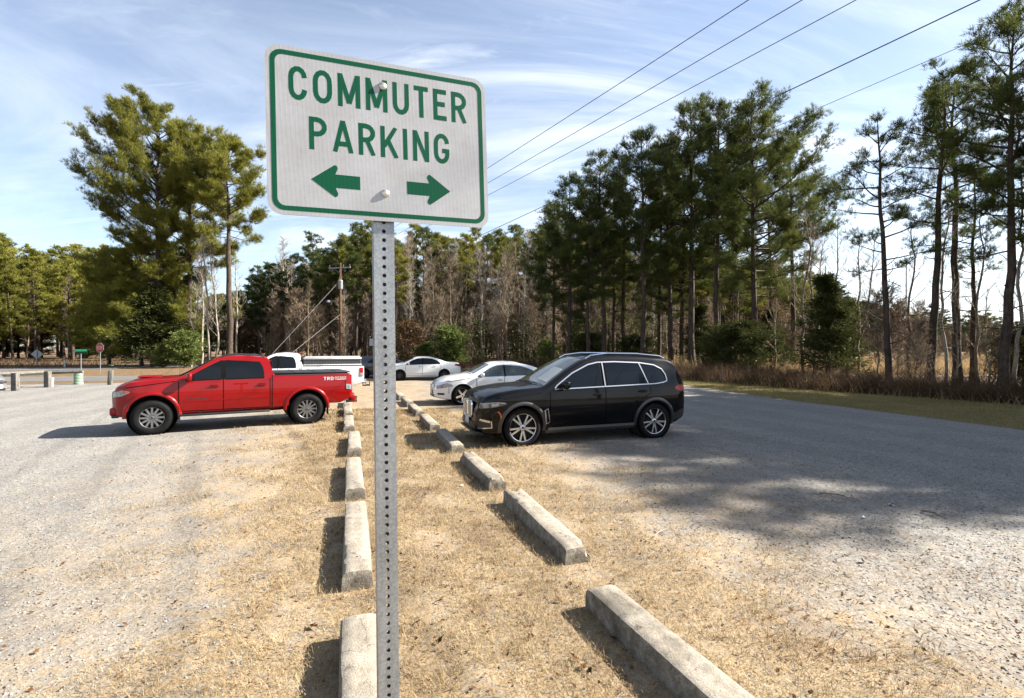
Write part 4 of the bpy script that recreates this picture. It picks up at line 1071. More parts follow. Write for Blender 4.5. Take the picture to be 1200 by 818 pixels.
Lst = [(3.27, .075, 'sandy concrete stop cut off by the bottom edge, just left of the sign post'),
       (5.64, .085, 'long pale concrete stop left of the post, second in the left row from the camera'),
       (7.93, .090, 'grey-beige concrete stop, third in the left row counting from the camera'),
       (10.42,.125, 'pale concrete stop, fourth in the left row, level with the dark SUV front wheel'),
       (12.9, .035, 'concrete stop, fifth in the left row, just in front of the red pickup tail'),
       (15.2, .015, 'concrete stop, sixth in the left row, beside the red pickup tow hitch'),
       (17.3, .01, 'small far concrete stop, seventh in the left row, partly behind the red pickup tow hitch'),]
for i, (fz, q, lb) in enumerate(Lst): stop(fz, q, lb, 3+i, 1.0, jit=rng.normal()*.012)
Rst = [(3.68, 1.83, 'big sandy concrete stop cut off by the bottom edge, nearest in the right row'),
       (6.12, 1.95, 'weathered concrete stop with a broken dark near end, second in the right row'),
       (8.36, 1.93, 'grey concrete stop with a mossy crumbled near end, third in the right row'),
       (10.70,1.93, 'concrete stop shaded along its top by the SUV nose, fourth in the right row'),
       (13.1, 1.93, 'pale concrete stop, fifth in the right row, in front of the luxury sedan'),
       (15.5, 1.93, 'concrete stop, sixth in the right row, left of the luxury sedan bumper'),
       (17.75,1.95, 'small concrete stop, seventh in the right row, close to the post'),
       (19.8, 1.92, 'smallest visible concrete stop, eighth and farthest in the right row')]
for i, (fz, q, lb) in enumerate(Rst): stop(fz, q, lb, 23+i, 1.8 if i in (1, 2) else .9, jit=(rng.normal()*.01 + (.05 if i == 0 else 0)))
# concrete kerb blocks at the back of the lot
for k, (x, y, rz, lb) in enumerate([(.2, 33.1, .03, 'dark weathered kerb block on the road edge left of the luxury sedan roof'), (-2.6, 33.5, .06, 'dark weathered kerb block on the road edge behind the compact sedan'), (8.7, 30.6, -.35, 'grey kerb block on the verge behind the dark SUV tail')]):
    o = bpy.data.objects.new('kerb_block', stop_mesh(60+k, 1.0)); col.objects.link(o); o.location = (x, y, .01); o.rotation_euler = (0, 0, rz); o.scale = (1.35, 1.4, 1.3)
    tag(o, lb, 'kerb block')

# ---------------------------------------------------------------- straw, stones, debris
def cover_fn(X, Y):
    q = np.abs(X*.948+Y*.318-1.05)
    return q
def make_straw():
    # individual dead grass blades, lying and leaning
    N = 330000
    Y = 1.75 + (15.5-1.75)*rng.random(N)**1.75
    q = rng.normal(0, 1.0, N)*2.1
    q = np.clip(q, -5.5, 5.5)
    X = (q+1.05 - Y*.318)/.948
    keep = (np.abs(X) < Y*1.12+.3)
    bare = (np.sin(X*3.3-Y*1.9+.7)*np.sin(X*1.7+Y*3.1)+.5*np.sin(X*7.1+Y*5.3) > .78) & (rng.random(N) < .75); keep &= ~bare
    # patches
    pn = np.sin(X*2.1+Y*1.3)*np.sin(X*1.1-Y*2.7+1.3)+np.sin(X*5.3+1)*np.sin(Y*4.7)*.7+rng.normal(0, .35, N)
    keep &= (np.abs(q) < 1.9) | (pn > (np.abs(q)-1.9)*.45-.1)
    X, Y = X[keep], Y[keep]; n = len(X)
    tuft = np.sin(X*9.1+Y*6.3)*np.sin(Y*8.7-X*5.9) > .45; L = rng.uniform(.018, .058, n)*(1+.06*Y)*np.where(tuft, 1.45, 1); w = rng.uniform(.0011, .0022, n)*(1+.18*Y)
    az = rng.uniform(0, 2*PI, n); el = np.clip(rng.normal(.42, .38, n)+tuft*.3, .02, 1.35)
    dx, dy, dz = np.cos(az)*np.cos(el), np.sin(az)*np.cos(el), np.sin(el)
    px_, py_ = -np.sin(az), np.cos(az)
    z0 = rng.uniform(.0, .012, n)
    V = np.zeros((n, 5, 3)); b = np.stack([X, Y, z0+.004], 1)
    side = np.stack([px_*w/2, py_*w/2, np.zeros(n)], 1); d = np.stack([dx, dy, dz], 1)*L[:, None]
    droop = np.stack([dx*0, dy*0, -L*rng.uniform(.0, .35, n)], 1)
    V[:, 0] = b-side; V[:, 1] = b+side; V[:, 2] = b+d*.55-side*.8; V[:, 3] = b+d*.55+side*.8; V[:, 4] = b+d+droop
    V[:, :, 2] = np.maximum(V[:, :, 2], .0045)
    i0 = np.arange(n)[:, None]*5
    T = np.concatenate([i0+np.array([[0,1,3]]), i0+np.array([[0,3,2]]), i0+np.array([[2,3,4]])], 0)
    o = bpy.data.objects.new('dry_grass', np_mesh('dry_grass', V.reshape(-1, 3), T, M['straw'])); col.objects.link(o)
    tag(o, 'short straw-coloured dead grass covering the median between the rows', 'grass', kind='stuff')
make_straw()
def make_stones():
    N = 60000
    Y = 1.75 + (11-1.75)*rng.random(N)**1.5
    X = (rng.random(N)*2-1)*(Y*1.1+.2)
    q = np.abs(X*.948+Y*.318-1.05)
    keep = rng.random(N) < np.clip((q-1.2)/3.0, .03, 1)
    X, Y = X[keep], Y[keep]; n = len(X)
    s = rng.lognormal(-5.25, .42, n)*(1+.05*Y); s = np.clip(s, .0025, .018)
    base = np.array([(1,0,0),(0,1,0),(-1,0,0),(0,-1,0),(0,0,.75),(.0,0,-.3)])
    V = base[None]*s[:, None, None]*rng.uniform(.6, 1.25, (n, 6, 1))
    a = rng.uniform(0, 2*PI, n); c, sn = np.cos(a), np.sin(a)
    x = V[:, :, 0]*c[:, None]-V[:, :, 1]*sn[:, None]; y = V[:, :, 0]*sn[:, None]+V[:, :, 1]*c[:, None]
    V = np.stack([x+X[:, None], y+Y[:, None], V[:, :, 2]+.005], 2)
    F_ = np.array([(0,1,4),(1,2,4),(2,3,4),(3,0,4),(1,0,5),(2,1,5),(3,2,5),(0,3,5)])
    T = (np.arange(n)[:, None, None]*6+F_[None]).reshape(-1, 3)
    o = bpy.data.objects.new('gravel', np_mesh('gravel', V.reshape(-1, 3), T, M['stone'])); col.objects.link(o)
    tag(o, 'loose grey and white gravel scattered over the parking lot', 'gravel', kind='stuff')
make_stones()
def make_needle_litter():
    # pine straw lying on the shaded gravel and dead tufts over the verge
    N = 26000; Y = 3+12*rng.random(N)**1.3; X = 1.5+rng.random(N)*Y*.95
    pn = np.sin(X*1.7+Y*.6)*np.sin(Y*2.3-X*.9)+np.sin(X*4.1)*np.sin(Y*3.3+2)*.6
    k = rng.random(N) < np.clip(.16+.10*pn, 0, 1); X, Y = X[k], Y[k]; n = len(X)
    az = rng.normal(.5, .9, n); L = rng.uniform(.05, .12, n); w = .0035
    d = np.stack([np.cos(az)*L, np.sin(az)*L, np.zeros(n)], 1); s = np.stack([-np.sin(az)*w/2*(1+.1*Y), np.cos(az)*w/2*(1+.1*Y), np.zeros(n)], 1)
    b = np.stack([X, Y, rng.uniform(.006, .012, n)], 1)
    s = s*.7
    V = np.stack([b-s, b+s, b+d+s, b+d-s], 1); T = np.arange(n)[:, None]*4+np.array([[0,1,2,3]])
    o = bpy.data.objects.new('pine_straw', np_mesh('pine_straw', V.reshape(-1, 3), T, M['brown_leaves'], 4)); col.objects.link(o)
    tag(o, 'reddish pine straw drifted across the shaded gravel', 'pine straw', kind='stuff')
make_needle_litter()
def make_verge_grass():
    N = 90000
    t = rng.random(N); s = rng.random(N)
    lx = np.interp(t, [0,.15,.35,.6,.8,1], [8.6,9.4,10.2,11.6,12.6,14.2]); ly = np.interp(t, [0,.15,.35,.6,.8,1], [28.5,23,18.5,13.5,9,3])
    rx = np.interp(t, [0,.15,.35,.6,.8,1], [10.5,12.2,14.4,17.8,20.7,24.5]); ry = np.interp(t, [0,.15,.35,.6,.8,1], [31,27,22.3,17,12,5])
    X = lx+(rx-lx)*s+rng.normal(0, .12, N); Y = ly+(ry-ly)*s+rng.normal(0, .12, N)
    L = rng.uniform(.03, .11, N); w = rng.uniform(.006, .014, N); az = rng.uniform(0, 2*PI, N); el = rng.uniform(.4, 1.4, N)
    d = np.stack([np.cos(az)*np.cos(el), np.sin(az)*np.cos(el), np.sin(el)], 1)*L[:, None]
    sd = np.stack([-np.sin(az)*w, np.cos(az)*w, 0*w], 1)/2; b = np.stack([X, Y, 0*X+.004], 1)
    V = np.stack([b-sd, b+sd, b+d], 1); T = np.arange(N)[:, None]*3+np.array([[0,1,2]])
    o = bpy.data.objects.new('verge_grass', np_mesh('verge_grass', V.reshape(-1, 3), T, M['verge_grass'])); col.objects.link(o)
    tag(o, 'tan and green short grass on the verge below the right-hand trees', 'grass', kind='stuff')
make_verge_grass()
def leaf_mesh(seed):
    r = random.Random(seed); pts = []
    for k in range(11):
        a = 2*PI*k/11; rr = .03*(.55+.45*abs(math.cos(a*2.5)))*(1.35 if k == 0 else 1)
        pts.append((rr*math.cos(a), rr*math.sin(a)*.75, .006+.012*r.random()))
    vs = [(0, 0, .004)] + pts; n = len(pts)
    vs += [(x, y, z-.001) for x, y, z in vs]
    fs = [(0, 1+i, 1+(i+1) % n) for i in range(n)] + [(n+1, n+2+(i+1) % n, n+2+i) for i in range(n)]
    me = bpy.data.meshes.new('fallen_leaf'); me.from_pydata(vs, [], fs); me.materials.append(M['brown_leaves']); return me
lm = [leaf_mesh(k) for k in range(4)]
for k, (px, py) in enumerate([(437,650),(668,688),(691,792),(683,786),(516,640),(490,733),(515,755),(718,752),(655,707),(673,775),(622,750),(368,738),(1010,660),(880,540),(585,556)]):
    x, y = gp(px, py); o = bpy.data.objects.new('fallen_leaf', lm[k % 4]); col.objects.link(o); o.location = (x, y, .02); o.rotation_euler = (rng.normal()*.3, rng.normal()*.3, rng.random()*6)
    tag(o, 'curled reddish-brown dead leaf lying on the ground', 'leaf', 'fallen leaves scattered on the ground')
def twig(px0, py0, px1, py1, label, r=.008, mat='grey_bark', bend=.05):
    x0, y0 = gp(px0, py0); x1, y1 = gp(px1, py1); m_ = MB(); n = 7; P = []
    for i in range(n):
        t = i/(n-1); P.append((x0+(x1-x0)*t+rng.normal()*bend*.3, y0+(y1-y0)*t+rng.normal()*bend*.3, .02+.02*math.sin(PI*t)))
    m_.tube(P, [r*(1-.6*i/(n-1)) for i in range(n)], 6)
    m_.tube([P[3], (P[3][0]+.06, P[3][1]+.08, .04)], [r*.6, r*.3], 5)
    o = m_.build('twig', M[mat]); tag(o, label, 'twig')
twig(757,636,786,622, 'bent bare twig on the straw right of the broken concrete stop', .006, 'pale_bark')
twig(962,579,1012,590, 'dark stick on the shaded gravel, left of the white scrap', .010)
twig(1078,600,1112,611, 'short brown stick on the shaded gravel, right of the white scrap', .012)
twig(452,497,470,500, 'thin twig on the grass beside the sign post', .008)
def scrap(px, py, label, s=.05):
    x, y = gp(px, py); m_ = MB(); P = []
    vs = []
    for i in range(4):
        for j in range(4): vs.append((x+(i-1.5)*s*.5+rng.normal()*s*.1, y+(j-1.5)*s*.5+rng.normal()*s*.1, .012+abs(rng.normal())*s*.3))
    n = len(vs); vs += [(a, b, c-.002) for a, b, c in vs]
    fs = [(i*4+j, (i+1)*4+j, (i+1)*4+j+1, i*4+j+1) for i in range(3) for j in range(3)]
    fs += [tuple(k+n for k in f)[::-1] for f in fs]
    m_.add(vs, fs); o = m_.build('litter_scrap', M['white_plain']); tag(o, label, 'litter')
scrap(1044, 593, 'white paper scrap on the shaded gravel', .04)
scrap(1012, 608, 'thin white scrap just below the paper scrap on the shaded gravel', .03)
scrap(988, 753, 'white fleck of litter on the sunlit straw at lower right', .03) if False else None
scrap(541, 570, 'crumpled white litter on the straw beside the mossy-ended stop', .035)
scrap(789, 545, 'small white scrap at the edge of the tree shadow', .025)

def make_flecks():
    N = 5200; Y = 1.8+10*rng.random(N)**1.6; q = rng.normal(0, 2.3, N); X = (q+1.05-Y*.318)/.948
    a = rng.uniform(0, 6.28, N); s = rng.uniform(.006, .017, N)*(1+.05*Y); t = rng.normal(0, .5, (N, 2))
    u = np.stack([np.cos(a), np.sin(a), t[:, 0]*.6], 1)*s[:, None]; v = np.stack([-np.sin(a)*.6, np.cos(a)*.6, t[:, 1]*.5], 1)*s[:, None]
    b = np.stack([X, Y, rng.uniform(.012, .03, N)], 1)
    V = np.stack([b-u, b+v*.9, b+u, b-v], 1); T = np.arange(N)[:, None]*4+np.array([[0,1,2,3]])
    o = bpy.data.objects.new('leaf_litter', np_mesh('leaf_litter', V.reshape(-1, 3), T, M['brown_leaves'], 4)); col.objects.link(o)
    tag(o, 'tiny brown leaf fragments scattered through the straw and gravel', 'leaf litter', kind='stuff')
make_flecks()
# ================================================================== trees
def tubes_mesh(name, paths, n, mat):
    """paths: list of (pts (k,3), radii (k)); simple low-sided tubes in one mesh"""
    Vs = []; Ts = []; b = 0
    groups = {}
    for p, r in paths: groups.setdefault(len(p), []).append((p, r))
    for k, lst in groups.items():
        P = np.array([a for a, _ in lst], float); Rr = np.array([c for _, c in lst], float)   # (m,k,3),(m,k)
        D = np.empty_like(P); D[:, 1:-1] = P[:, 2:]-P[:, :-2]; D[:, 0] = P[:, 1]-P[:, 0]; D[:, -1] = P[:, -1]-P[:, -2]
        D /= np.linalg.norm(D, axis=2, keepdims=True)+1e-9
        ref = np.where(np.abs(D[..., 2:3]) > .9, np.array([1., 0, 0]), np.array([0, 0, 1.]))
        A = np.cross(D, ref); A /= np.linalg.norm(A, axis=2, keepdims=True)+1e-9; B = np.cross(D, A)
        an = np.arange(n)*2*PI/n
        V = P[:, :, None]+(A[:, :, None]*np.cos(an)[:, None]+B[:, :, None]*np.sin(an)[:, None])*Rr[:, :, None, None]
        m = len(lst); Vs.append(V.reshape(-1, 3))
        ii, jj, kk = np.meshgrid(np.arange(m), np.arange(k-1), np.arange(n), indexing='ij')
        base = b+ii*k*n
        q = np.stack([base+jj*n+kk, base+jj*n+(kk+1) % n, base+(jj+1)*n+(kk+1) % n, base+(jj+1)*n+kk], -1).reshape(-1, 4)
        Ts.append(q); b += m*k*n
    me = np_mesh(name, np.concatenate(Vs), np.concatenate(Ts), mat, 4)
    me.shade_smooth(); return me
def rv(r, n=None):
    v = r.normal(size=(n, 3) if n else 3); return v/np.linalg.norm(v, axis=-1, keepdims=True)
def branch(r, p, d, L, k, wob, lift, r0, r1):
    """wandering limb of k points"""
    pts = [np.array(p, float)]; d = np.array(d, float); d /= np.linalg.norm(d)
    for i in range(k-1):
        d = d + rv(r)*wob + np.array([0, 0, lift]); d /= np.linalg.norm(d); pts.append(pts[-1]+d*L/(k-1))
    return np.array(pts), np.linspace(r0, r1, k)
def needle_mesh(name, C, D, r, per, length, width, spread, mat):
    """sprays of needles at centres C heading D"""
    n = len(C)*per
    c = np.repeat(C, per, 0)+rv(r, n)*length*.25; d = np.repeat(D, per, 0)+rv(r, n)*spread; d /= np.linalg.norm(d, axis=1, keepdims=True)
    L = length*r.uniform(.6, 1.25, n)[:, None]; s = np.cross(d, rv(r, n)); s /= np.linalg.norm(s, axis=1, keepdims=True)+1e-9; s *= width*r.uniform(.6, 1.3, n)[:, None]/2
    V = np.stack([c-s, c+s, c+d*L+s*.35, c+d*L-s*.35], 1); T = np.arange(n)[:, None]*4+np.array([[0,1,2,3]])
    return np_mesh(name, V.reshape(-1, 3), T, mat, 4)
def pine_proto(seed, H=18, start=.4, width=3.2, nb=42, dead=6, per=11, clump=.42, sprays=9, needle=.20, nw=.017, lean=0.0, mat='needles', bark='pine_bark', dense=1.0, top_round=.85, side=None, fork=None, rad=None, low=0.0, shape=None):
    """loblolly-like pine: straight trunk, rising limbs, needle clumps on the ends of the twigs"""
    r = np.random.default_rng(seed)
    K = 16; rad = rad or H*.0105; t = np.linspace(0, 1, K)
    wobx = np.cumsum(r.normal(0, .045, K))*H/18; woby = np.cumsum(r.normal(0, .045, K))*H/18
    tr = np.stack([wobx-wobx[0]+lean*t*H, woby-woby[0], t*H*.97], 1)
    trr = rad*(1-t)**.8+.02; trr[0] *= 1.35
    def trunk_at(u): return np.array([np.interp(u, t, tr[:, i]) for i in range(3)])
    wood = []; tip_c = []; tip_d = []
    trunks = [(tr, trr)]
    for k in range(dead):
        u = r.uniform(max(.12, start-.3), start+.1); a = r.uniform(0, 2*PI)
        wood.append(branch(r, trunk_at(u), (math.cos(a), math.sin(a), r.uniform(-.1, .5)), r.uniform(.6, 2.2), 5, .25, -.02, .03, .006))
    for k in range(nb):
        f = (k+.5+r.uniform(-.4, .4))/nb; u = start+(1-start)*f**.9; a = k*2.4+r.uniform(-.5, .5)
        if shape is not None: prof = np.interp(f, *zip(*shape))
        else: prof = (math.sin(PI*min(1, (f*.78+.16)))**.7)*(1-.45*f**3) if f < top_round else (math.sin(PI*(top_round*.78+.16))**.7)*(1-.45*f**3)*(1-(f-top_round)/(1-top_round)*.45)
        L = width*prof*r.uniform(.55, 1.2)
        if side is not None:
            L *= 1+side[1]*math.cos(a-side[0])
        if L < .35: L = .35
        up = -.05+.75*f+r.uniform(-.15, .25)
        if low and f < low: up = -.25+r.uniform(-.1, .2)
        pts, rr = branch(r, trunk_at(min(u, .985)), (math.cos(a), math.sin(a), up), L, 7, .16, .045, max(.012, .02+.011*L), .008)
        wood.append((pts, rr))
        ns = max(3, int(3.2*L*dense))
        for s in range(ns):
            v = r.uniform(.28, 1.0)**.8; i = min(5, int(v*6)); p = pts[i]+(pts[i+1]-pts[i])*(v*6-i)
            dd = pts[i+1]-pts[i]; dd = dd/np.linalg.norm(dd)+rv(r)*.75+np.array([0, 0, .18])
            l2 = L*.30*r.uniform(.4, 1.0)*(1.15-.5*v)+.25
            p2, r2 = branch(r, p, dd, l2, 5, .22, .06, .013, .005); wood.append((p2, r2))
            nc = max(2, int(2+l2*1.6))
            for c in range(nc):
                w_ = (c+.8)/nc; j = min(3, int(w_*4)); q = p2[j]+(p2[j+1]-p2[j])*min(1, w_*4-j)
                m = max(2, int(sprays*r.uniform(.5, 1.1)))
                off = rv(r, m)*clump*r.uniform(.1, 1, (m, 1)); off[:, 2] *= .55
                tip_c.append(q+off); nd = off/clump*.8+(p2[-1]-p2[0])/l2*.6+np.array([0, 0, .45]); tip_d.append(nd)
    C = np.concatenate(tip_c); D = np.concatenate(tip_d); D /= np.linalg.norm(D, axis=1, keepdims=True)+1e-6
    trunk = tubes_mesh('trunk', trunks, 12, M[bark]); limbs = tubes_mesh('limbs', wood, 5, M[bark])
    crown = needle_mesh('crown', C, D, r, per, needle, nw, .75, M[mat])
    return dict(H=float(np.percentile(C[:, 2], 99.7)), parts=[('trunk', trunk), ('limbs', limbs), ('crown', crown)])
def bare_proto(seed, H=15, start=.3, nb=26, width=2.6, bark='grey_bark', rad=None, lean=0.0, leaves=0, fork=False, tw=.0045):
    r = np.random.default_rng(seed); K = 14; rad = rad or H*.0075; t = np.linspace(0, 1, K)
    wx = np.cumsum(r.normal(0, .09, K)); wy = np.cumsum(r.normal(0, .09, K))
    tr = np.stack([wx-wx[0]+lean*H*t, wy-wy[0], t*H*.93], 1); trr = rad*(1-t)**.85+.014
    trunks = [(tr, trr)]; wood = []; tips = []
    def at(tr, u): return np.array([np.interp(u, t, tr[:, i]) for i in range(3)])
    if fork:
        s0 = at(tr, .28); a = r.uniform(0, 6.28); tr2 = s0+np.stack([np.cos(a)*np.sqrt(t)*1.6+np.cumsum(r.normal(0,.06,K)), np.sin(a)*np.sqrt(t)*1.0, t*H*.62], 1); trunks.append((tr2, trr*.7))
    for T_ in trunks:
        for k in range(nb):
            f = (k+r.random())/nb; u = start+(1-start)*f; a = k*2.4+r.uniform(-.6, .6); L = width*(1-.72*f)*r.uniform(.45, 1.15)
            pts, rr = branch(r, at(T_[0], u), (math.cos(a), math.sin(a), .75+.7*f), L, 7, .2, .08, max(.010, .009+.008*L), .005); wood.append((pts, rr))
            for s in range(5):
                i = r.integers(1, 6); dd = pts[i+1]-pts[i] if i < 6 else pts[6]-pts[5]; dd = dd/np.linalg.norm(dd)+rv(r)*.7+np.array([0,0,.2])
                p2, r2 = branch(r, pts[i], dd, L*r.uniform(.25, .55)+.15, 5, .22, .08, .007, tw*.8); wood.append((p2, r2))
                for q in range(3):
                    j = r.integers(1, 4); d3 = (p2[j+1]-p2[j]); d3 = d3/np.linalg.norm(d3)+rv(r)*.75
                    p3, r3 = branch(r, p2[j], d3, r.uniform(.25, .7), 4, .2, .06, tw, tw*.6); wood.append((p3, r3)); tips.append(p3[-1])
    parts = [('trunk', tubes_mesh('trunk', trunks, 9, M[bark])), ('branches', tubes_mesh('branches', wood, 3, M[bark]))]
    if leaves:
        C = np.array(tips)[r.random(len(tips)) < leaves]; parts.append(('dead_leaves', needle_mesh('leaves', C, rv(r, len(C)), r, 3, .10, .07, .8, M['brown_leaves'])))
    return dict(H=H, parts=parts)
def bush_proto(seed, H=4, width=2, mat='cedar_leaves', n=9000, leaf=.13, lw=.05, conic=True, bark='pine_bark', clumps=150):
    r = np.random.default_rng(seed); K = 10; t = np.linspace(0, 1, K)
    tr = np.stack([np.cumsum(r.normal(0, .04, K)), np.cumsum(r.normal(0, .04, K)), t*H*.95], 1); wood = []; cc = []; dd = []
    for k in range(clumps):
        f = r.uniform(.04, 1)**.9; a = r.uniform(0, 2*PI)
        w_ = width*((1-f)**.75 if conic else math.sin(PI*min(.97, f*.85+.14))**.6)*r.uniform(.35, 1.15)
        base = np.array([np.interp(f*.9, t, tr[:, i]) for i in range(3)]); L = max(.2, w_)
        pts, rr = branch(r, base, (math.cos(a), math.sin(a), r.uniform(-.1, .5)), L, 5, .15, .05, .014, .005); wood.append((pts, rr))
        m = max(3, int(n/clumps)); s = r.uniform(.35, 1.05, m); j = np.clip((s*4).astype(int), 0, 3)
        q = pts[j]+(pts[j+1]-pts[j])*np.clip(s*4-j, 0, 1.2)[:, None]
        off = rv(r, m)*r.uniform(.05, 1, (m, 1))*(.16+.10*width); off[:, 2] *= .6; cc.append(q+off); dd.append(off*3+(pts[-1]-pts[0])/L*.5)
    C = np.concatenate(cc); D = np.concatenate(dd)
    return dict(H=H, parts=[('trunk', tubes_mesh('trunk', [(tr, np.linspace(H*.018, .01, K))], 8, M[bark])), ('branches', tubes_mesh('branches', wood, 4, M[bark])), ('crown', needle_mesh('crown', C, D, r, 1, leaf, lw, .5, M[mat]))])
FIRST = {}
def plant(proto, x, y, h, name, label, cat, group=None, rz=None, wide=1.0, tilt=(0, 0)):
    root = bpy.data.objects.new(name, None); col.objects.link(root); root.empty_display_size = .5
    s = h/proto['H']; root.location = (x, y, 0); root.scale = (s*wide, s*wide, s); root.rotation_euler = (tilt[0], tilt[1], rng.random()*6.28 if rz is None else rz)
    tag(root, label, cat, group)
    for nm, me in proto['parts']:
        o = bpy.data.objects.new(nm, me); col.objects.link(o); o.parent = root
    return root
def plant_px(proto, px, ytop, z, *a, **k):
    return plant(proto, px_x(px, z), z, CAMH+(HY-ytop)/F*z, *a, **k)

# ---- near and middle pines on the right (backlit)
PR = [pine_proto(11, 18, .33, 3.6, 60, dense=1.1), pine_proto(12, 18, .38, 3.2, 52, dense=1.1), pine_proto(13, 18, .22, 3.3, 66, dead=12, dense=1.0), pine_proto(14, 18, .45, 2.8, 40)]
BIG = pine_proto(21, 20, .28, 4.9, 74, dead=6, side=(0.0, .25), clump=.48, sprays=11, dense=1.05)
P145 = pine_proto(22, 13, .42, 2.4, 26, dead=8, sprays=7, clump=.34, dense=.9)
P160 = pine_proto(23, 15, .38, 3.3, 40, dead=8, sprays=8, clump=.36)
P075 = pine_proto(24, 15, .45, 2.3, 28, dead=9, sprays=7, clump=.36)
pines = [  # px, ytop, z, proto, label, wide
 (648,238,50,PR[0],'dark green pine standing leftmost in the tall row behind the dark SUV'),
 (668,205,45,PR[2],'pine with low drooping limbs, second from the left in the row behind the SUV'),
 (690,222,43,PR[1],'slim pine, third from the left in the row behind the SUV'),
 (708,178,43,PR[0],'round-topped pine, fourth from the left in the row behind the SUV'),
 (733,196,46,PR[3],'thin pine standing back between the fourth and the tall fifth pine of the row'),
 (752,152,40,PR[1],'tall pine above the rear door of the black SUV'),
 (786,160,42,PR[2],'broad pine left of the pine crowned at the middle of the right-hand row'),
 (812,120,39,PR[0],'high pine left of the tallest pine, with open upper limbs'),
 (842,118,37,PR[1],'tall straight pine next to the tallest pine in the row'),
 (772,205,50,PR[2],'lower pine filling the gap above the SUV roof rail'),
 (800,190,48,PR[0],'lower pine standing back between the two tall pines right of the SUV roof'),
 (858,170,46,PR[2],'pine standing back, left of the tallest pine trunk'),
 (905,196,48,PR[0],'pine standing back under the right limbs of the tallest pine'),
 (720,215,52,PR[2],'small pine standing back behind the round-topped pine'),
 (926,160,43,PR[3],'slender pine just right of the tallest pine, partly behind its branches'),
]
for px, yt, z, pr, lb in pines: plant_px(pr, px, yt, z, 'pine_tree', lb, 'tree', 'tall pines behind the dark SUV', wide=rng.uniform(.92, 1.1))
plant_px(BIG, 884, 108, 35, 'pine_tree', 'tallest and broadest pine right of the SUV, its dark limbs reaching to the right', 'tree', 'tall pines behind the dark SUV', rz=0.15)
plant_px(P145, 1042, 143, 25, 'pine_tree', 'small leaning pine with a sparse crown, left of the two slim twin pines', 'tree', 'pines on the verge at the right', rz=.4, tilt=(0, R(-5.5)))
plant_px(P075, 1090, 82, 24, 'pine_tree', 'left one of two slim twin pines near the right edge', 'tree', 'pines on the verge at the right', rz=1.4, tilt=(0, R(-3.0)))
plant_px(P075, 1122, 70, 24.6, 'pine_tree', 'right one of two slim twin pines near the right edge', 'tree', 'pines on the verge at the right', rz=4.0, tilt=(0, R(-4)))
plant_px(P160, 1176, 20, 20.5, 'pine_tree', 'thick-trunked pine nearest the right edge, reaching the top of the photo', 'tree', 'pines on the verge at the right', rz=2.2, tilt=(0, R(-1)))
plant_px(P075, 1140, 195, 27, 'pine_tree', 'thin scrubby pine between the twin pines and the thick-trunked pine', 'tree', 'pines on the verge at the right', rz=.3)
plant_px(P160, 1262, 40, 20, 'pine_tree', 'pine cut off by the right edge, only its left limbs in view', 'tree', 'pines on the verge at the right', rz=5.2)
# pines beyond the right edge: they shade the gravel
for x, y, h, pr in [(24.0,10.0,16.0,PR[0]),(25.4,12.9,17.6,BIG),(27.5,10.9,17.8,PR[2]),(22.6,16.2,15.0,PR[1]),(27.5,8.4,15.4,PR[1]),(30.0,14.2,19.0,BIG),(31.0,10.0,18.2,PR[0]),(34.0,12.2,20,PR[2]),(32.6,7.6,16.2,PR[3]),(24.6,19.0,17,PR[0]),(28.0,17.8,18.5,PR[2]),(35,16.5,20.5,BIG),(38,9.5,19,PR[0]),(33.5,21,19,PR[1]),(23.8,13.2,12.5,PR[2]),(26.5,15.6,13.5,PR[0]),(29.5,12.0,13,PR[2]),(27.2,13.4,16.5,PR[0]),(30.2,12.4,17.5,PR[2]),(33.5,14.2,18.5,BIG),(32,16.5,14,PR[0])]:
    plant(pr, x+.7, y+.9, h, 'pine_tree', 'tall pine in the tree line beyond the right edge, shading the gravel', 'tree', 'pines beyond the right edge of the view', wide=1.15)

# ---- dark cedars, shrubs and bare saplings under the right pines
CED = bush_proto(31, 6.5, 1.9, 'cedar_leaves', 15000, .16, .045, True); CED2 = bush_proto(32, 4.2, 2.1, 'cedar_leaves', 15000, .15, .045, False)
plant_px(CED, 968, 305, 30, 'cedar_tree', 'dark conical cedar in front of the pale field, right of the tallest pine', 'tree', 'cedars under the right-hand pines', wide=1.25)
plant_px(CED, 992, 340, 31, 'cedar_tree', 'shorter dark cedar touching the conical cedar on its right', 'tree', 'cedars under the right-hand pines')
plant_px(CED2, 868, 368, 33.5, 'cedar_bush', 'rounded dark cedar bush at the foot of the tallest pine', 'bush', 'cedars under the right-hand pines', wide=1.3)
plant_px(CED2, 842, 380, 35, 'cedar_bush', 'low dark cedar bush left of the tallest pine', 'bush', 'cedars under the right-hand pines')
plant_px(CED, 905, 352, 38, 'cedar_tree', 'olive cedar half hidden behind the tallest pine', 'tree', 'cedars under the right-hand pines', wide=1.2)
plant_px(CED, 820, 345, 41, 'cedar_tree', 'dark cedar among the pine trunks behind the SUV tail', 'tree', 'cedars under the right-hand pines', wide=1.2)
plant_px(CED2, 1200, 372, 24, 'cedar_bush', 'dark evergreen bush at the right edge under the thick-trunked pine', 'bush', 'cedars under the right-hand pines')
plant_px(CED2, 690, 385, 46, 'cedar_bush', 'dark understorey bush among the left pines of the tall row', 'bush', 'cedars under the right-hand pines', wide=1.4)
plant_px(CED2, 745, 388, 44, 'cedar_bush', 'dark understorey bush above the SUV roof', 'bush', 'cedars under the right-hand pines', wide=1.4)
BR = [bare_proto(41, 9, .22, 22, 1.8), bare_proto(42, 9, .3, 18, 1.5, fork=True), bare_proto(43, 10, .25, 24, 2.2, 'pale_bark')]
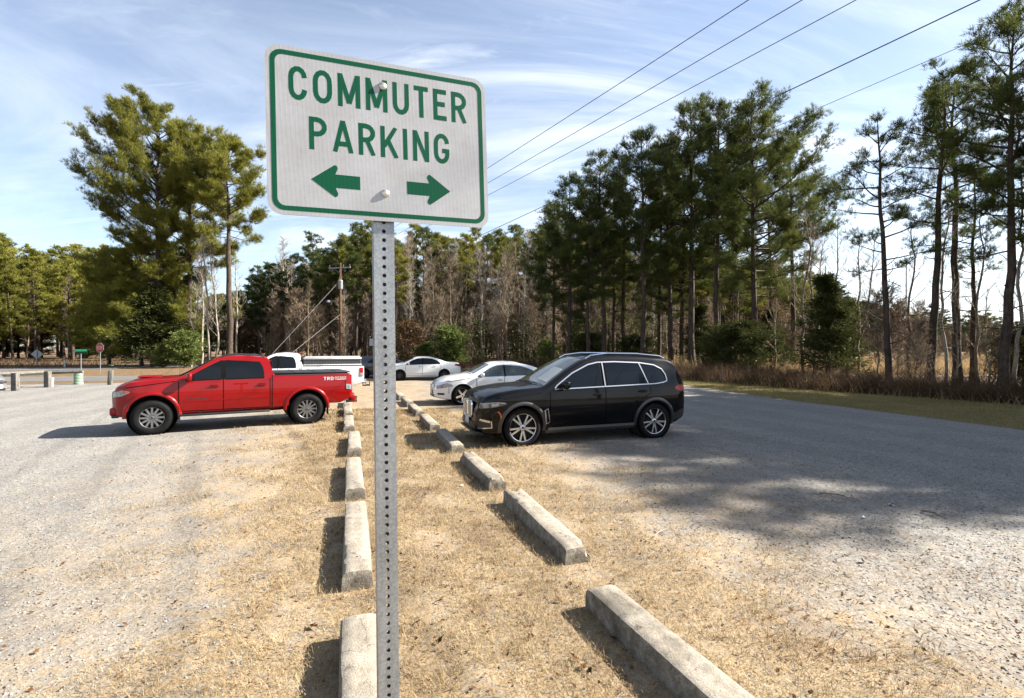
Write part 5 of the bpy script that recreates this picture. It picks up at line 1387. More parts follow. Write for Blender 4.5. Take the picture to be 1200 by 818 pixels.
for px, yt, z, k, w_, lb in [(942,232,32,0,1.0,'thin bare sapling between the tallest pine and the conical cedar'),(955,255,33,1,1.0,'forked bare sapling right behind the thin bare sapling'),(1008,262,29,1,1.0,'bare forked tree just right of the dark cedars'),(1068,245,27,0,1.0,'bare thin tree between the leaning pine and the twin pines'),(1108,190,25,2,.8,'bare pale tree rising between the twin pines'),(1148,230,23,0,.9,'bare tree left of the thick-trunked pine'),(1190,170,22,2,.9,'bare tree right behind the thick-trunked pine'),(1160,330,21,1,1.0,'low crooked bare tree under the thick-trunked pine'),(1125,335,22,0,1.0,'low bare tree in the thicket below the twin pines'),(905,300,36,0,1.0,'bare tree behind the trunk of the tallest pine'),(1032,340,27,0,1.0,'short bare tree beside the foot of the leaning pine'),(985,250,42,2,1,'pale bare tree standing back in the field behind the cedars'),(860,290,44,1,1,'bare forked tree in the gap left of the tallest pine')]:
    plant_px(BR[k], px, yt, z, 'bare_tree', lb, 'tree', 'bare trees at the right', wide=w_)

# ---- pines of the left group
PL1 = pine_proto(51, 27, .06, 7.0, 112, dead=4, mat='needles_warm', clump=.60, sprays=9, needle=.34, nw=.025, per=13, side=(PI, .12), rad=.34, dense=.70, low=.30, shape=[(0,.50),(.12,.82),(.3,.90),(.42,.80),(.52,1.15),(.66,1.08),(.8,.78),(.92,.60),(1,.30)])
PL2 = pine_proto(52, 24, .34, 5.6, 64, dead=7, mat='needles_warm', clump=.56, sprays=9, needle=.34, nw=.025, per=13, rad=.30, dense=.75)
PL3 = pine_proto(53, 23, .55, 4.0, 54, dead=8, mat='needles_warm', clump=.52, sprays=9, needle=.34, nw=.025, per=13, rad=.30, dense=.85)
plant_px(PL1, 186, 120, 52, 'pine_tree', 'huge spreading pine, tallest of the left group and reaching far out to the left', 'tree', 'big pines at the left', rz=0.0, wide=.86)
plant_px(PL2, 222, 146, 53.5, 'pine_tree', 'big pine in the middle of the left group, behind the huge spreading pine', 'tree', 'big pines at the left', rz=.8, wide=.84)
plant_px(PL3, 268, 157, 51, 'pine_tree', 'pine with a long bare trunk and high crown, just left of the sign', 'tree', 'big pines at the left', rz=2.0)
LOWP = pine_proto(54, 16, .05, 4.4, 64, dead=4, mat='needles_warm', clump=.58, sprays=9, needle=.30, nw=.038, per=10, dense=.85, low=.4)
for px, yt, z, lb in [(128,292,56,'low drooping pine left of the huge spreading pine'),(166,276,54,'drooping pine directly below the left limbs of the huge spreading pine'),(206,292,54.5,'short dense pine between the two tallest trunks of the left group')]:
    plant_px(LOWP, px, yt, z, 'pine_tree', lb, 'tree', 'big pines at the left')
BL = [bare_proto(61, 14, .25, 26, 1.9, 'pale_bark', tw=.008), bare_proto(62, 14, .3, 26, 1.7, 'pale_bark', tw=.008), bare_proto(63, 14, .2, 30, 2.2, 'pale_bark', leaves=.2, tw=.008)]
for px, yt, z, k, lb in [(236,262,52,0,'pale bare tree left of the long bare pine trunk'),(247,250,50.5,1,'slender pale bare tree right behind the first pale one in the left group'),(256,265,54,2,'pale twiggy tree close to the long bare pine trunk'),(224,285,50,1,'short pale bare tree beside the bright green holly'),(276,275,56,0,'thin bare tree just right of the long bare pine trunk')]:
    plant_px(BL[k], px, yt, z, 'bare_tree', lb, 'tree', 'pale bare trees under the left pines')
HOL = bush_proto(71, 5.5, 2.6, 'holly_leaves', 15000, .20, .11, False, clumps=220)
FIR = bush_proto(72, 8.5, 3.4, 'cedar_leaves', 20000, .24, .07, True, clumps=240)
plant_px(HOL, 216, 384, 48, 'holly_bush', 'bright green bushy evergreen behind the hood of the red pickup', 'bush', wide=1.0)
plant_px(HOL, 190, 402, 47.5, 'holly_bush', 'low light green evergreen left of the bushy one', 'bush')
plant_px(FIR, 178, 322, 50, 'evergreen_tree', 'dark drooping evergreen below the huge spreading pine', 'tree', wide=1.35)
FHB = bush_proto(73, 5.0, 2.3, 'holly_leaves', 13000, .20, .10, False, clumps=200)
plant_px(FHB, 527, 377, 53, 'holly_bush', 'grey-green rounded evergreen bush at the forest edge above the compact sedan', 'bush')
plant_px(FHB, 500, 398, 54, 'holly_bush', 'smaller evergreen bush left of the rounded one at the forest edge', 'bush')
plant_px(FHB, 642, 395, 52, 'holly_bush', 'low evergreen bush behind the luxury sedan roof at the forest edge', 'bush')
BRW = bush_proto(74, 5.0, 2.4, 'brown_leaves', 2600, .16, .10, False, clumps=120)
plant_px(BRW, 478, 368, 56, 'beech_sapling', 'rust-leaved young tree right of the sign post at the forest edge', 'tree', wide=1.1)

# ---- the forest across the road
FP = [pine_proto(81, 20, .52, 2.7, 30, per=9, needle=.32, nw=.05, clump=.55, sprays=6, mat='needles_warm'), pine_proto(82, 20, .42, 2.9, 34, per=9, needle=.32, nw=.05, clump=.55, sprays=6, mat='needles'), pine_proto(83, 20, .60, 2.4, 26, per=9, needle=.32, nw=.05, clump=.55, sprays=6, mat='needles_warm')]
FPD = [pine_proto(84, 20, .40, 2.8, 36, per=9, needle=.32, nw=.05, clump=.55, sprays=6, mat='needles_dark'), pine_proto(85, 20, .30, 3.0, 36, per=9, needle=.32, nw=.05, clump=.55, sprays=6, mat='needles')]
FL = [pine_proto(86, 18, .16, 3.6, 46, per=9, needle=.34, nw=.055, clump=.62, sprays=6, mat='needles_warm', dense=.8), pine_proto(87, 18, .24, 3.2, 40, per=9, needle=.34, nw=.055, clump=.62, sprays=6, mat='needles_warm', dense=.8)]
FB = [bare_proto(91, 15, .18, 44, 2.2, 'grey_bark', tw=.015), bare_proto(92, 15, .22, 40, 2.0, 'grey_bark', tw=.015), bare_proto(93, 15, .25, 40, 2.2, 'pale_bark', tw=.013), bare_proto(94, 15, .12, 36, 2.6, 'grey_bark', fork=True, tw=.015)]
SAP = [bare_proto(95, 8, .03, 44, 2.0, 'grey_bark', tw=.016, rad=.05), bare_proto(96, 8, .05, 40, 2.4, 'grey_bark', fork=True, tw=.016, leaves=.12, rad=.05)]
WALL = [pine_proto(97, 14, .03, 4.0, 60, per=9, needle=.42, nw=.075, clump=.8, sprays=6, mat='needles_dark', dense=.75), bush_proto(98, 9, 4.2, 'bramble', 9000, .4, .07, False, clumps=260)]
fr = np.random.default_rng(99)
def row(z, x0, x1, gap, protos, ytop, name, label, cat, group, jy=8, jz=2.5, wide=1.0):
    X = px_x(x0, z); n = 0
    while X < px_x(x1, z):
        zz = z+fr.uniform(-jz, jz); px = X/zz*F+600
        yt = (ytop(px) if callable(ytop) else ytop)+fr.normal()*jy
        plant(protos[fr.integers(len(protos))], X, zz, CAMH+(HY-yt)/F*zz, name, label, cat, group, wide=wide*fr.uniform(.8, 1.3), tilt=(fr.normal()*.03, fr.normal()*.03)); X += gap*fr.uniform(.65, 1.35); n += 1
    return n
bl = 'grey leafless tree in the dense woods across the road'; bg = 'bare trees of the woods across the road'
pl = 'tall pine rising out of the woods across the road'; pg = 'pines of the woods across the road'
def far_top(px): return float(np.interp(px, [790, 860, 930, 1000, 1060, 1120, 1200, 1300], [300, 310, 325, 345, 365, 372, 375, 380]))
def edge_top(px): return float(np.interp(px, [285, 300, 340, 400, 440, 640, 700, 930], [345, 325, 300, 285, 268, 268, 275, 330]))
nb = 0
for z, gap in ((58, 3.6), (64, 3.6), (72, 3.8)):
    nb += row(z, 318, 840, gap, SAP, lambda p: 352, 'sapling', 'twiggy bare sapling on the floor of the woods across the road', 'tree', 'saplings of the woods across the road', jy=14)
row(96, 286, 900, 5.6, WALL, lambda p: 345 if p > 420 else 352, 'understorey_tree', 'dense low tree deep inside the woods across the road', 'tree', 'low trees deep in the woods', jy=14, wide=1.1)
row(112, 286, 900, 5.6, WALL[:1], lambda p: 330 if p > 420 else 345, 'understorey_tree', 'dense low tree deep inside the woods across the road', 'tree', 'low trees deep in the woods', jy=10, wide=1.1)
row(96, -260, 262, 6.5, WALL, lambda p: 352, 'understorey_tree', 'dense low tree deep inside the left woods', 'tree', 'low trees deep in the left woods', jy=10, wide=1.1)
row(150, -260, 300, 11, WALL[:1], lambda p: 360, 'understorey_tree', 'dense low tree deep inside the left woods', 'tree', 'low trees deep in the left woods', jy=6, wide=1.3)
row(50, 905, 1290, 3.2, SAP, 388, 'sapling', 'twiggy bare sapling in the thicket before the tan field', 'tree', 'saplings before the field', jy=14)
row(42, 930, 1290, 2.4, SAP, 372, 'sapling', 'twiggy bare sapling inside the thicket before the tan field', 'tree', 'saplings inside the thicket', jy=16)
row(34, 960, 1290, 1.9, SAP, 378, 'sapling', 'twiggy bare sapling in the thicket below the right-hand pines', 'tree', 'saplings below the right-hand pines', jy=16)
row(24, 1060, 1290, 1.5, SAP, 368, 'sapling', 'tangled bare sapling close behind the verge at the right', 'tree', 'saplings close behind the verge', jy=18, wide=1.2)
row(138, 700, 1330, 6, WALL[:1], lambda p: far_top(max(p, 860))+18, 'understorey_tree', 'distant dark dense tree along the far side of the tan field', 'tree', 'far trees beyond the field', jy=8, wide=1.3)
row(165, 660, 1330, 6, WALL[:1], lambda p: far_top(max(p, 860))+8, 'understorey_tree', 'distant dark dense tree along the far side of the tan field', 'tree', 'far trees beyond the field', jy=6, wide=1.6)
for z, gap, dy in ((57, 3.0, 22), (61, 2.8, 14), (65, 3.0, 8), (70, 3.2, 4), (76, 3.6, 2)):
    nb += row(z, 345 if z < 62 else 318, 660 if z < 60 else 800, gap, FB, lambda p: edge_top(p)+dy+10, 'bare_tree', bl, 'tree', bg, jy=13)
npn = 0
for z, gap, dy in ((62, 11, 12), (68, 9, 8), (74, 6.0, 2), (80, 4.6, -3), (88, 4.6, 0), (98, 5.5, 4)):
    npn += row(z, 400, 800 if z < 80 else 900, gap, FP, lambda p: edge_top(p)+dy, 'pine_tree', pl, 'tree', pg, jy=9)
for z, gap, dy in ((62, 4.0, 14), (70, 3.8, 5), (80, 3.8, 0), (92, 4.2, 2), (106, 5, 6)):
    npn += row(z, 296 if z > 75 else 315, 402, gap, FPD, lambda p: edge_top(p)+dy, 'pine_tree', 'dark pine in the woods behind the utility pole', 'tree', 'dark pines behind the utility pole', jy=9)
# two pines that stand proud by the pole, left of the post
plant_px(FP[1], 418, 262, 60, 'pine_tree', 'pine rising just below the sign, left of the post, above the utility pole', 'tree', pg)
plant_px(FP[0], 436, 258, 62, 'pine_tree', 'pine directly behind the top of the sign post', 'tree', pg)
# left woods
def left_top(px): return float(np.interp(px, [-240, 10, 45, 60, 110, 150, 270, 300], [285, 275, 300, 295, 300, 310, 345, 350]))
for z, gap, dy in ((74, 4.4, 6), (80, 4.6, 0), (88, 5.0, -2), (98, 5.4, 4), (112, 6, 8)):
    row(z, -240, 245 if z < 95 else 300, gap, FL, lambda p: left_top(p)+dy, 'pine_tree', 'sunlit yellow-green pine in the woods behind the stop sign', 'tree', 'pines of the left woods', jy=9)
row(76, -40, 230, 9, FB[:2], lambda p: 335, 'bare_tree', 'bare tree at the edge of the left woods', 'tree', 'bare trees of the left woods', jy=14)
row(150, 262, 300, 4.5, FL, lambda p: 378, 'pine_tree', 'distant low pine closing the road gap left of the utility pole', 'tree', 'distant pines in the road gap', jy=5)
# far woods seen through the gaps at the right
for z, gap, dy in ((120, 6.0, 6), (132, 6.0, 2), (146, 7.0, 0)):
    row(z, 790, 1290, gap, FPD+FP[:1], lambda p: far_top(p)+dy, 'pine_tree', 'distant pine of the far woods beyond the tan field', 'tree', 'pines beyond the field', jy=6, wide=1.35)
row(100, 760, 960, 6.5, FP, lambda p: 318, 'pine_tree', 'olive pine standing behind the tall row at the right', 'tree', 'olive pines behind the tall row', jy=8, wide=1.2)
row(112, 800, 1290, 5.5, FB, lambda p: far_top(p)+28, 'bare_tree', 'distant bare tree at the far edge of the tan field', 'tree', 'bare trees beyond the field', jy=6, wide=1.4)
print('FOREST', nb, npn)

# ---- brush, brambles, tall grass
def thicket(name, X, Y, Hh, w, mat, label, cat, lean=.35, leafy=0, segs=3):
    n = len(X); r = fr
    az = r.uniform(0, 2*PI, n); P0 = np.stack([X, Y, np.zeros(n)], 1); L = Hh*r.uniform(.4, 1.15, n)
    d = np.stack([np.cos(az)*lean, np.sin(az)*lean, np.ones(n)], 1); d /= np.linalg.norm(d, axis=1, keepdims=True)
    side = np.stack([-np.sin(az+.8), np.cos(az+.8), np.zeros(n)], 1)*(w/2)*r.uniform(.6, 1.4, n)[:, None]
    V = []; p = P0.copy()
    for k in range(segs+1):
        f = 1-k/(segs+.6); V.append(p-side*f); V.append(p+side*f)
        d = d+np.stack([np.cos(az), np.sin(az), -.5*np.ones(n)*(k*.3)], 1)*.16+r.normal(0, .15, (n, 3)); d /= np.linalg.norm(d, axis=1, keepdims=True); p = p+d*(L/segs)[:, None]
    V = np.stack(V, 1); m = V.shape[1]; i0 = np.arange(n)[:, None]*m
    T = np.concatenate([i0+np.array([[2*k, 2*k+1, 2*k+3, 2*k+2]]) for k in range(segs)], 0)
    o = bpy.data.objects.new(name, np_mesh(name, V.reshape(-1, 3), T, M[mat], 4)); col.objects.link(o); tag(o, label, cat, kind='stuff')
def along(pts, n, spread):
    t = fr.random(n)*(len(pts)-1); i = np.minimum(t.astype(int), len(pts)-2); f = t-i; P = np.array(pts, float)
    q = P[i]*(1-f)[:, None]+P[i+1]*f[:, None]; dv = P[i+1]-P[i]; dv /= np.linalg.norm(dv, axis=1, keepdims=True)
    return q[:, 0]+(-dv[:, 1])*spread*fr.random(n)*-1, q[:, 1]+dv[:, 0]*spread*fr.random(n)*-1
edge = [(25.2,5.2),(21.2,12.2),(18.2,17.4),(14.8,22.8),(12.4,27.6),(11.0,31.6),(6.5,41.5),(-3,43)]
def along2(pts, n, sp):
    t = fr.random(n)*(len(pts)-1); i = np.minimum(t.astype(int), len(pts)-2); f = t-i; P = np.array(pts, float)
    q = P[i]*(1-f)[:, None]+P[i+1]*f[:, None]; dv = P[i+1]-P[i]; dv /= np.linalg.norm(dv, axis=1, keepdims=True); s = fr.random(n)**1.3*sp-(1.3 if sp > 4 else 1.5)
    return q[:, 0]+dv[:, 1]*s, q[:, 1]-dv[:, 0]*s
X, Y = along2(edge, 60000, 6.0); nz_ = .6+.5*np.sin(X*1.3+Y*.7)+.35*np.sin(X*3.1-Y*2.2)
thicket('bramble_thicket', X, Y, np.clip(.7+.6*nz_, .3, 1.7), .018, 'bramble', 'tangled brown brambles along the foot of the right-hand trees', 'brush', .5)
X, Y = along2(edge, 9000, 3.0)
thicket('dead_weeds', X, Y, np.full(len(X), .55), .016, 'field_grass', 'pale dead weeds along the verge', 'brush', .25)
n = 26000; Y = 36+60*fr.random(n)**1.2; X = 8+fr.random(n)*(Y*1.1-4)
thicket('field_grass', X, Y, np.full(n, 1.35), .05, 'field_grass', 'tall tan dead grass in the field behind the right-hand trees', 'grass', .2)
n = 16000; Y = 46+22*fr.random(n); X = -19+fr.random(n)*45
thicket('forest_brush', X, Y, .5+.6*fr.random(n), .035, 'bramble', 'brown brush and saplings on the floor of the woods across the road', 'brush', .4)
n = 7000; Y = 46+22*fr.random(n); X = -70+fr.random(n)*48; k = ~((X > -46) & (X < -30))
thicket('roadside_brush', X[k], Y[k], .4+.6*fr.random(k.sum()), .035, 'bramble', 'brown brush along the foot of the left woods', 'brush', .4)
def understory():
    n = 5200; r = fr; X = -16+r.random(n)*36; Y = 55+14*r.random(n)
    C = []
    for x, y in zip(X, Y):
        pass
    c = np.stack([X, Y, r.uniform(.2, 5.5, n)], 1); k = np.sin(X*.9)+np.sin(Y*1.7+X*.4) > .2; c = c[k]
    off = np.repeat(c, 9, 0)+r.normal(0, .28, (len(c)*9, 3)); me = needle_mesh('understorey', off, rv(r, len(off)), r, 1, .22, .10, .6, M['cedar_leaves'])
    o = bpy.data.objects.new('understorey', me); col.objects.link(o); tag(o, 'scattered dark green understorey leaves inside the woods', 'undergrowth', kind='stuff')
understory()
# ================================================================== poles, wires, signs, fence
def utility_pole(x, y, H=11.2, detail=True, label='', wood='pole_wood', rz=0.0):
    root = empty('utility_pole', (x, y, 0), rz, label, 'utility pole')
    m_ = MB(); m_.tube([(0,0,0),(0,0,H*.5),(0,0,H)], [.17,.145,.11], 14); m_.build('pole', M[wood], root)
    if detail:
        c = MB()
        c.box((0,-.14,H-.55), (2.7,.10,.12), None, .01); arm = c.build('crossarm', M['galv'], root)
        c = MB()
        for s in (-1, 1): c.tube([(s*.7,-.16,H-.6),(0,-.12,H-1.15)], .02, 6)
        c.build('brace', M['galv'], arm)
        for s in (-1.25,-.45,.45,1.25):
            i = MB(); T = Matrix.Translation((s,-.14,H-.49))
            i.lathe([(.0,.26),(.05,.25),(.06,.21),(.035,.19),(.07,.15),(.035,.12),(.07,.08),(.03,.04),(.03,0)], 12, T); i.build('insulator', M['mesh_grey'], arm)
        for s in (-.9, .05, .75):
            i = MB(); i.tube([(s,-.24,H-.55),(s,-.26,H-1.0)], .035, 8); i.build('fuse_cutout', M['mesh_grey'], arm)
        t = MB(); T = Matrix.Translation((.22,-.30,H-2.9)); t.lathe([(0,-.02),(.22,0),(.24,.05),(.24,.85),(.26,.9),(.2,.98),(0,1.0)], 20, T); tr = t.build('transformer', M['mesh_grey'] if False else M['silver_can'], root)
        t = MB(); t.tube([(.14,-.36,H-1.95),(.14,-.36,H-1.62)], .03, 8); t.tube([(.31,-.26,H-1.95),(.31,-.26,H-1.62)], .03, 8); t.build('bushing', M['mesh_grey'], tr)
        a = MB(); a.tube([(0,-.1,H-4.7),(-.5,-.25,H-4.25),(-1.0,-.4,H-4.15)], .03, 8); l = a.build('lamp_arm', M['galv'], root)
        b = MB(); T = Matrix.Translation((-1.15,-.45,H-4.25)); b.lathe([(0,.18),(.12,.17),(.20,.08),(.26,-.02),(.20,-.14),(.0,-.18)], 16, T); b.build('lamp_head', M['silver_can'], l)
    return root
M['silver_can'] = simple('pale_grey_enamel', (0.50, 0.52, 0.54), .45, var=.08)
M['wire'] = simple('weathered_wire', (0.06, 0.06, 0.065), .6, .3)
PX, PY = -18.9, 54.0
pole1 = utility_pole(PX, PY, 11.3, True, 'brown wooden utility pole with crossarm, grey transformer and lamp behind the white pickup', rz=-.25)
pole2 = utility_pole(22.7, -10.8, 11.4, True, 'utility pole behind the camera that carries the other end of the wires', rz=-.6)
utility_pole(-31.2, 64, 8.2, False, 'short dark leaning pole in the road gap left of the utility pole', 'pine_bark')
def wire(name, A, B, sag, r, label, cat='wire', group='overhead power lines'):
    A = Vector(A); B = Vector(B); n = 40; m_ = MB()
    m_.tube([A.lerp(B, i/n) - Vector((0,0,4*sag*(i/n)*(1-i/n))) for i in range(n+1)], r, 6)
    return tag(m_.build(name, M['mesh_grey'] if name == 'guy_wire' else M['wire'], None, True, 80), label, cat, group)
def via(A, px, py, t, A_h, sag=0):
    """far end of a straight wire from A that passes the pixel at fraction t, at the depth of the pole line"""
    return None
def end_from(A, p1, z1, t1, sag=.35):
    x = px_x(p1[0], z1); h = CAMH+(HY-p1[1])/F*z1+4*sag*t1*(1-t1)
    A = Vector(A); Q = Vector((x, z1, h)); return A+(Q-A)/t1
for (sx, p1, lb, r) in ((-1.25,(877,0),'uppermost of the three power wires crossing the sky right of the sign',.011),(.0,(940,0),'middle one of the three power wires crossing the sky right of the sign',.011),(1.25,(1003,0),'lowest of the three power wires crossing the sky right of the sign',.011)):
    A = (PX+sx*.97, PY-sx*.25-.1, 11.0); z1 = 12.3; t1 = (PY-z1)/65.0
    wire('power_line', A, end_from(A, p1, z1, t1), .35, r, lb)
A = (PX, PY-.15, 7.4); wire('power_line', A, end_from(A, (1148,0), 10.0, 44/65.0), .35, .013, 'single thicker wire crossing the sky above the right-hand pines')
A = (PX, PY-.15, 6.1); wire('power_line', A, end_from(A, (1028,97), 11.4, 42.6/65.0), .35, .006, 'thin faint wire running into the twin pines, lowest in the sky')
for (h, px, py, lb) in ((9.3, 318, 416, 'upper guy wire slanting down left from the utility pole'), (5.6, 338, 417, 'lower guy wire slanting down left from the utility pole')):
    A = Vector((PX, PY-.15, h)); z = 46.0; B = Vector((px_x(px, z), z, CAMH-(py-HY)/F*z)); B = A+(B-A)*1.12
    wire('guy_wire', A, B, .0, .020, lb, group='guy wires of the utility pole')
# ---- distant floodlight mast in the gap at right
x = px_x(1062, 90); h = CAMH+(HY-308)/F*90
root = empty('light_mast', (x, 90, 0), 0, 'thin floodlight mast far away, seen between the leaning pine and the twin pines', 'light pole')
m_ = MB(); m_.tube([(0,0,0),(0,0,h)], [.16,.10], 8); m_.build('pole', M['galv'], root)
m_ = MB(); m_.box((0,0,h), (1.5,.12,.12)); [m_.box((s,0,h-.12),(.4,.3,.22),None,.04) for s in (-.6,0,.6)]; m_.build('lamp_head', M['mesh_grey'], root)
# ---- wooden guard rail at the left
root = empty('guard_rail', (*gp(57, 452), 0), 0, 'weathered wooden guard rail with a sagging beam at the far left', 'guard rail')
ox, oy = gp(57, 452)
def gpost(px, py, top, w=.24):
    x, y = gp(px, py); h = CAMH-(top-HY)/F*y; m_ = MB(); m_.box((x-ox, y-oy, h/2), (w, w*.8, h), None, .015); m_.build('post', M['grey_wood'], root); return x, y, h
p0 = gpost(-30, 464, 436); p1 = gpost(18, 458, 437); p2 = gpost(56, 454, 435); 
pts = [(-60, 462, 438), (-30, 460, 438), (18, 457, 438), (56, 453, 436)]
m_ = MB()
vs = []
for px, py, yc in pts:
    x, y = gp(px, py); y -= .16; h = CAMH-(yc-HY)/F*y; vs.append((x-ox, y-oy, h))
m_.tube([(a, b, c-.02) for a, b, c in vs], [.11]*4, 4)
m_.tube([(vs[-1][0]-.3, vs[-1][1]+.05, vs[-1][2]-.02), (vs[-1][0]+1.6, vs[-1][1]+.35, vs[-1][2]+.02)], [.10,.09], 4)
m_.build('beam', M['grey_wood'], root, False)
def bollard(px, py, top, w, mat, name, label, cat, rnd=False):
    x, y = gp(px, py); h = CAMH-(top-HY)/F*y; m_ = MB()
    if rnd: m_.lathe([(w/2,0),(w/2,h-.03),(w/2-.03,h),(0,h)], 16)
    else: m_.box((0,0,h/2),(w,w,h),None,.02)
    o = m_.build(name, mat); o.location = (x, y, 0); o.rotation_euler = (0, R(3), .3); return tag(o, label, cat)
bollard(129, 451, 434, .20, M['grey_wood'], 'wooden_post', 'lone grey wooden post in front of the red pickup', 'post')
bollard(59.5, 453.5, 442.5, .16, M['white_plain'], 'marker_post', 'small white marker post beside the guard rail', 'post')
# ribbed pale green utility pedestal
x, y = gp(92, 450.5); h = CAMH-(435.5-HY)/F*y
M['pale_green'] = simple('pale_green_plastic', (0.33, 0.47, 0.33), .5, var=.1)
root = empty('utility_pedestal', (x, y, 0), 0, 'pale green ribbed utility pedestal on the grass at the left', 'pedestal')
m_ = MB(); prof = [(.20,0),(.21,.05)]
for k in range(6): z0 = .10+k*(h-.2)/6; prof += [(.21,z0),(.185,z0+.03),(.185,z0+.05),(.21,z0+.08)]
prof += [(.20,h-.06)]; m_.lathe(prof, 20); m_.build('cabinet', M['pale_green'], root)
m_ = MB(); m_.lathe([(.215,h-.07),(.215,h-.01),(.15,h+.03),(0,h+.045)], 20); m_.build('lid', M['pale_green'], root)
# orange-topped marker across the road
x, y = gp(76, 430.5); root = empty('marker_post', (x, y, 0), 0, 'white marker post with an orange top across the left road', 'post')
m_ = MB(); m_.box((0,0,.38),(.16,.08,.76),None,.01); m_.build('post', M['white_plain'], root)
m_ = MB(); m_.box((0,0,.90),(.20,.09,.30),None,.01); m_.build('cap', simple('orange_plastic', (.75,.22,.02), .5), root)
# stop sign
z = 37.0; xs = px_x(117, z); hc = CAMH-(407.5-HY)/F*z
root = empty('stop_sign', (xs, z, 0), R(-12), 'red octagonal stop sign on a metal post by the left road', 'sign')
m_ = MB(); m_.box((0,.03,hc/2+.2),(.05,.03,hc+.3)); m_.build('post', M['galv'], root)
M['stop_red'] = simple('stop_sign_red', (.62,.02,.02), .4, var=.05)
m_ = MB(); oc = [(.36/math.cos(PI/8)*math.cos(PI/8+k*PI/4), .36/math.cos(PI/8)*math.sin(PI/8+k*PI/4)) for k in range(8)]
T = Matrix.Translation((0,0,hc)) @ Matrix.Rotation(PI/2, 4, 'X'); m_.prism(oc, 0, .006, T); face = m_.build('sign_panel', M['white_plain'], root, False)
m_ = MB(); m_.prism([(a*.945, b*.945) for a, b in oc], .006, .010, T); m_.build('red_face', M['stop_red'], face, False)
m_ = MB(); lettering(m_, 'STOP', -.25, -.125, .50, .25, lambda u, v, d: T @ Vector((u, v, .010+d*8)), th=.0008, step=.0001); m_.build('lettering', M['white_plain'], face, False)
# street name sign
z = 38.5; xs = px_x(95, z); hc = CAMH-(414.5-HY)/F*z
root = empty('street_name_sign', (xs, z, 0), R(10), 'pair of small green street name blades left of the stop sign', 'sign')
m_ = MB(); m_.tube([(0,0,0),(0,0,hc)], .03, 8); m_.build('post', M['galv'], root)
for a, dz, dy in ((0, .08, 0), (1.1, .26, 0)):
    m_ = MB(); m_.box((0,0,0),(.85,.012,.17), Matrix.Translation((.0,0,hc+dz)) @ Matrix.Rotation(a, 4, 'Z'), .004); m_.build('sign_blade', M['sign_green'], root, False)
# diamond sign seen from the back
z = 52; xs = px_x(43, z); hc = CAMH-(415-HY)/F*z
root = empty('warning_sign', (xs, z, 0), .3, 'grey back of a diamond warning sign at the edge of the left woods', 'sign')
m_ = MB(); m_.box((0,0,hc/2+.2),(.06,.05,hc+.6)); m_.build('post', M['galv'], root)
m_ = MB(); m_.prism([(0,.54),(.54,0),(0,-.54),(-.54,0)], 0, .005, Matrix.Translation((0,.06,hc)) @ Matrix.Rotation(PI/2,4,'X')); m_.build('sign_panel', M['galv'], root, False)
# small white sign beside the sign post, on the forest edge, and blue marker stub on the verge
z = 43; xs = px_x(436, z); hc = CAMH-(401-HY)/F*z
root = empty('notice_sign', (xs, z, 0), 0, 'small white notice on a thin post, peeking out left of the sign post', 'sign')
m_ = MB(); m_.box((0,.02,hc/2),(.06,.04,hc)); m_.build('post', M['mesh_grey'], root)
m_ = MB(); m_.box((0,-.01,hc),(.45,.01,.62)); m_.build('sign_panel', M['white_plain'], root, False)
bollard(843, 449, 437, .09, simple('blue_plastic', (.05,.12,.35), .5), 'marker_post', 'small blue marker post on the verge behind the dark SUV', 'post', True)

# ================================================================== sky, sun, camera
SUN_AZ, SUN_EL = R(9.0), R(35.0)            # azimuth measured from +X towards +Y
w = bpy.data.worlds.new('World'); scene.world = w; w.use_nodes = True; t = w.node_tree; t.nodes.clear()
out = t.nodes.new('ShaderNodeOutputWorld'); bg = t.nodes.new('ShaderNodeBackground'); sky = t.nodes.new('ShaderNodeTexSky')
sky.sky_type = 'NISHITA'; sky.sun_disc = False; sky.sun_elevation = SUN_EL; sky.sun_rotation = PI/2-SUN_AZ
sky.air_density = 1.0; sky.dust_density = .6; sky.ozone_density = 1.6; sky.altitude = 100
tc = t.nodes.new('ShaderNodeTexCoord')
def wn(typ, **k):
    n = t.nodes.new(typ)
    for a, b in k.items(): setattr(n, a, b)
    return n
def wm(op, a, b=0.0, c=0.0, clamp=False):
    n = wn('ShaderNodeMath', operation=op, use_clamp=clamp)
    for i, v in enumerate((a, b, c)):
        if hasattr(v, 'is_output'): t.links.new(v, n.inputs[i])
        else: n.inputs[i].default_value = v
    return n.outputs[0]
# cirrus: direction projected on a high plane, streaked
sep = wn('ShaderNodeSeparateXYZ'); t.links.new(tc.outputs['Generated'], sep.inputs[0])
zz = wm('ADD', wm('MAXIMUM', sep.outputs[2], 0.0), .14)
cmb = wn('ShaderNodeCombineXYZ'); t.links.new(wm('DIVIDE', sep.outputs[0], zz), cmb.inputs[0]); t.links.new(wm('DIVIDE', sep.outputs[1], zz), cmb.inputs[1])
def streak(rot, sc, noise_s, det, dist, lo, hi, seed):
    mp = wn('ShaderNodeMapping'); mp.inputs['Rotation'].default_value = (0, 0, rot); mp.inputs['Scale'].default_value = sc; mp.inputs['Location'].default_value = (seed, seed*.7, 0)
    t.links.new(cmb.outputs[0], mp.inputs[0]); n = wn('ShaderNodeTexNoise'); n.inputs['Scale'].default_value = noise_s; n.inputs['Detail'].default_value = det; n.inputs['Roughness'].default_value = .62; n.inputs['Distortion'].default_value = dist
    t.links.new(mp.outputs[0], n.inputs['Vector']); r_ = wn('ShaderNodeMapRange', interpolation_type='SMOOTHSTEP'); t.links.new(n.outputs['Fac'], r_.inputs[0]); r_.inputs[1].default_value = lo; r_.inputs[2].default_value = hi; return r_.outputs[0]
c1 = streak(.75, (.6, 1.25, 1), 1.0, 10, 1.2, .38, .80, 5.3)
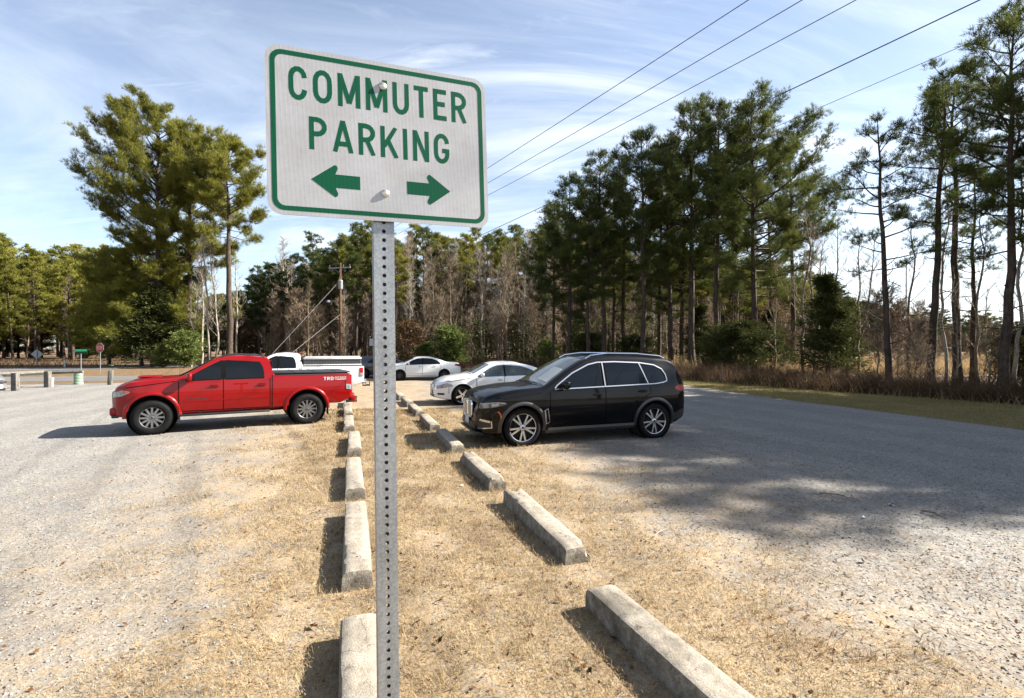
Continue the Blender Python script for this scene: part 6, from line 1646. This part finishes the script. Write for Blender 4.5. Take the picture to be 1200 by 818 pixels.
c2 = streak(.45, (.5, 2.0, 1), 1.6, 11, 1.3, .44, .82, 9.4)
c3 = streak(.2, (1, 1.3, 1), .35, 4, .3, .32, .68, 1.7)
cl = wm('MULTIPLY', wm('MAXIMUM', c1, wm('MULTIPLY', c2, .8)), wm('MULTIPLY_ADD', c3, .75, .25))
# the veil is thicker to the right and near the horizon
rightw = wm('MULTIPLY_ADD', sep.outputs[0], .5, .72, True)
cl = wm('MULTIPLY', cl, rightw)
veil = wm('MULTIPLY', wm('POWER', wm('SUBTRACT', 1.0, wm('MAXIMUM', sep.outputs[2], 0.0), 0, True), 5.0), wm('MULTIPLY_ADD', sep.outputs[0], .55, .35, True))
tot = wm('ADD', wm('MULTIPLY', cl, 1.25), wm('MULTIPLY', veil, .75), 0, True)
tot = wm('ADD', tot, .10, 0, True)
mix = wn('ShaderNodeMix', data_type='RGBA'); t.links.new(tot, mix.inputs[0]); t.links.new(sky.outputs[0], mix.inputs[6]); mix.inputs[7].default_value = (7.6, 7.85, 8.3, 1)
t.links.new(mix.outputs[2], bg.inputs[0]); bg.inputs[1].default_value = .05; t.links.new(bg.outputs[0], out.inputs[0])
sl = bpy.data.lights.new('sun', 'SUN'); sl.energy = 5.0; sl.angle = R(.53); sl.color = (1.0, .94, .85); so = bpy.data.objects.new('sun', sl); col.objects.link(so)
sd = Vector((math.cos(SUN_EL)*math.cos(SUN_AZ), math.cos(SUN_EL)*math.sin(SUN_AZ), math.sin(SUN_EL)))
so.rotation_euler = sd.to_track_quat('Z', 'Y').to_euler(); so.location = (40, 10, 40)
cam = bpy.data.cameras.new('camera'); cam.sensor_width = 36; cam.lens = 36*F/1200; cam.clip_end = 3000; cam.clip_start = .05
cam.shift_y = -(409-HY)/1200
co = bpy.data.objects.new('camera', cam); col.objects.link(co); co.location = (0, 0, CAMH); co.rotation_euler = (PI/2, 0, 0); scene.camera = co
vs_ = scene.view_settings; vs_.view_transform = 'Standard'; vs_.look = 'None'; vs_.gamma = 1.0; vs_.use_curve_mapping = False; vs_.exposure = 2.1
scene.render.engine = 'CYCLES'
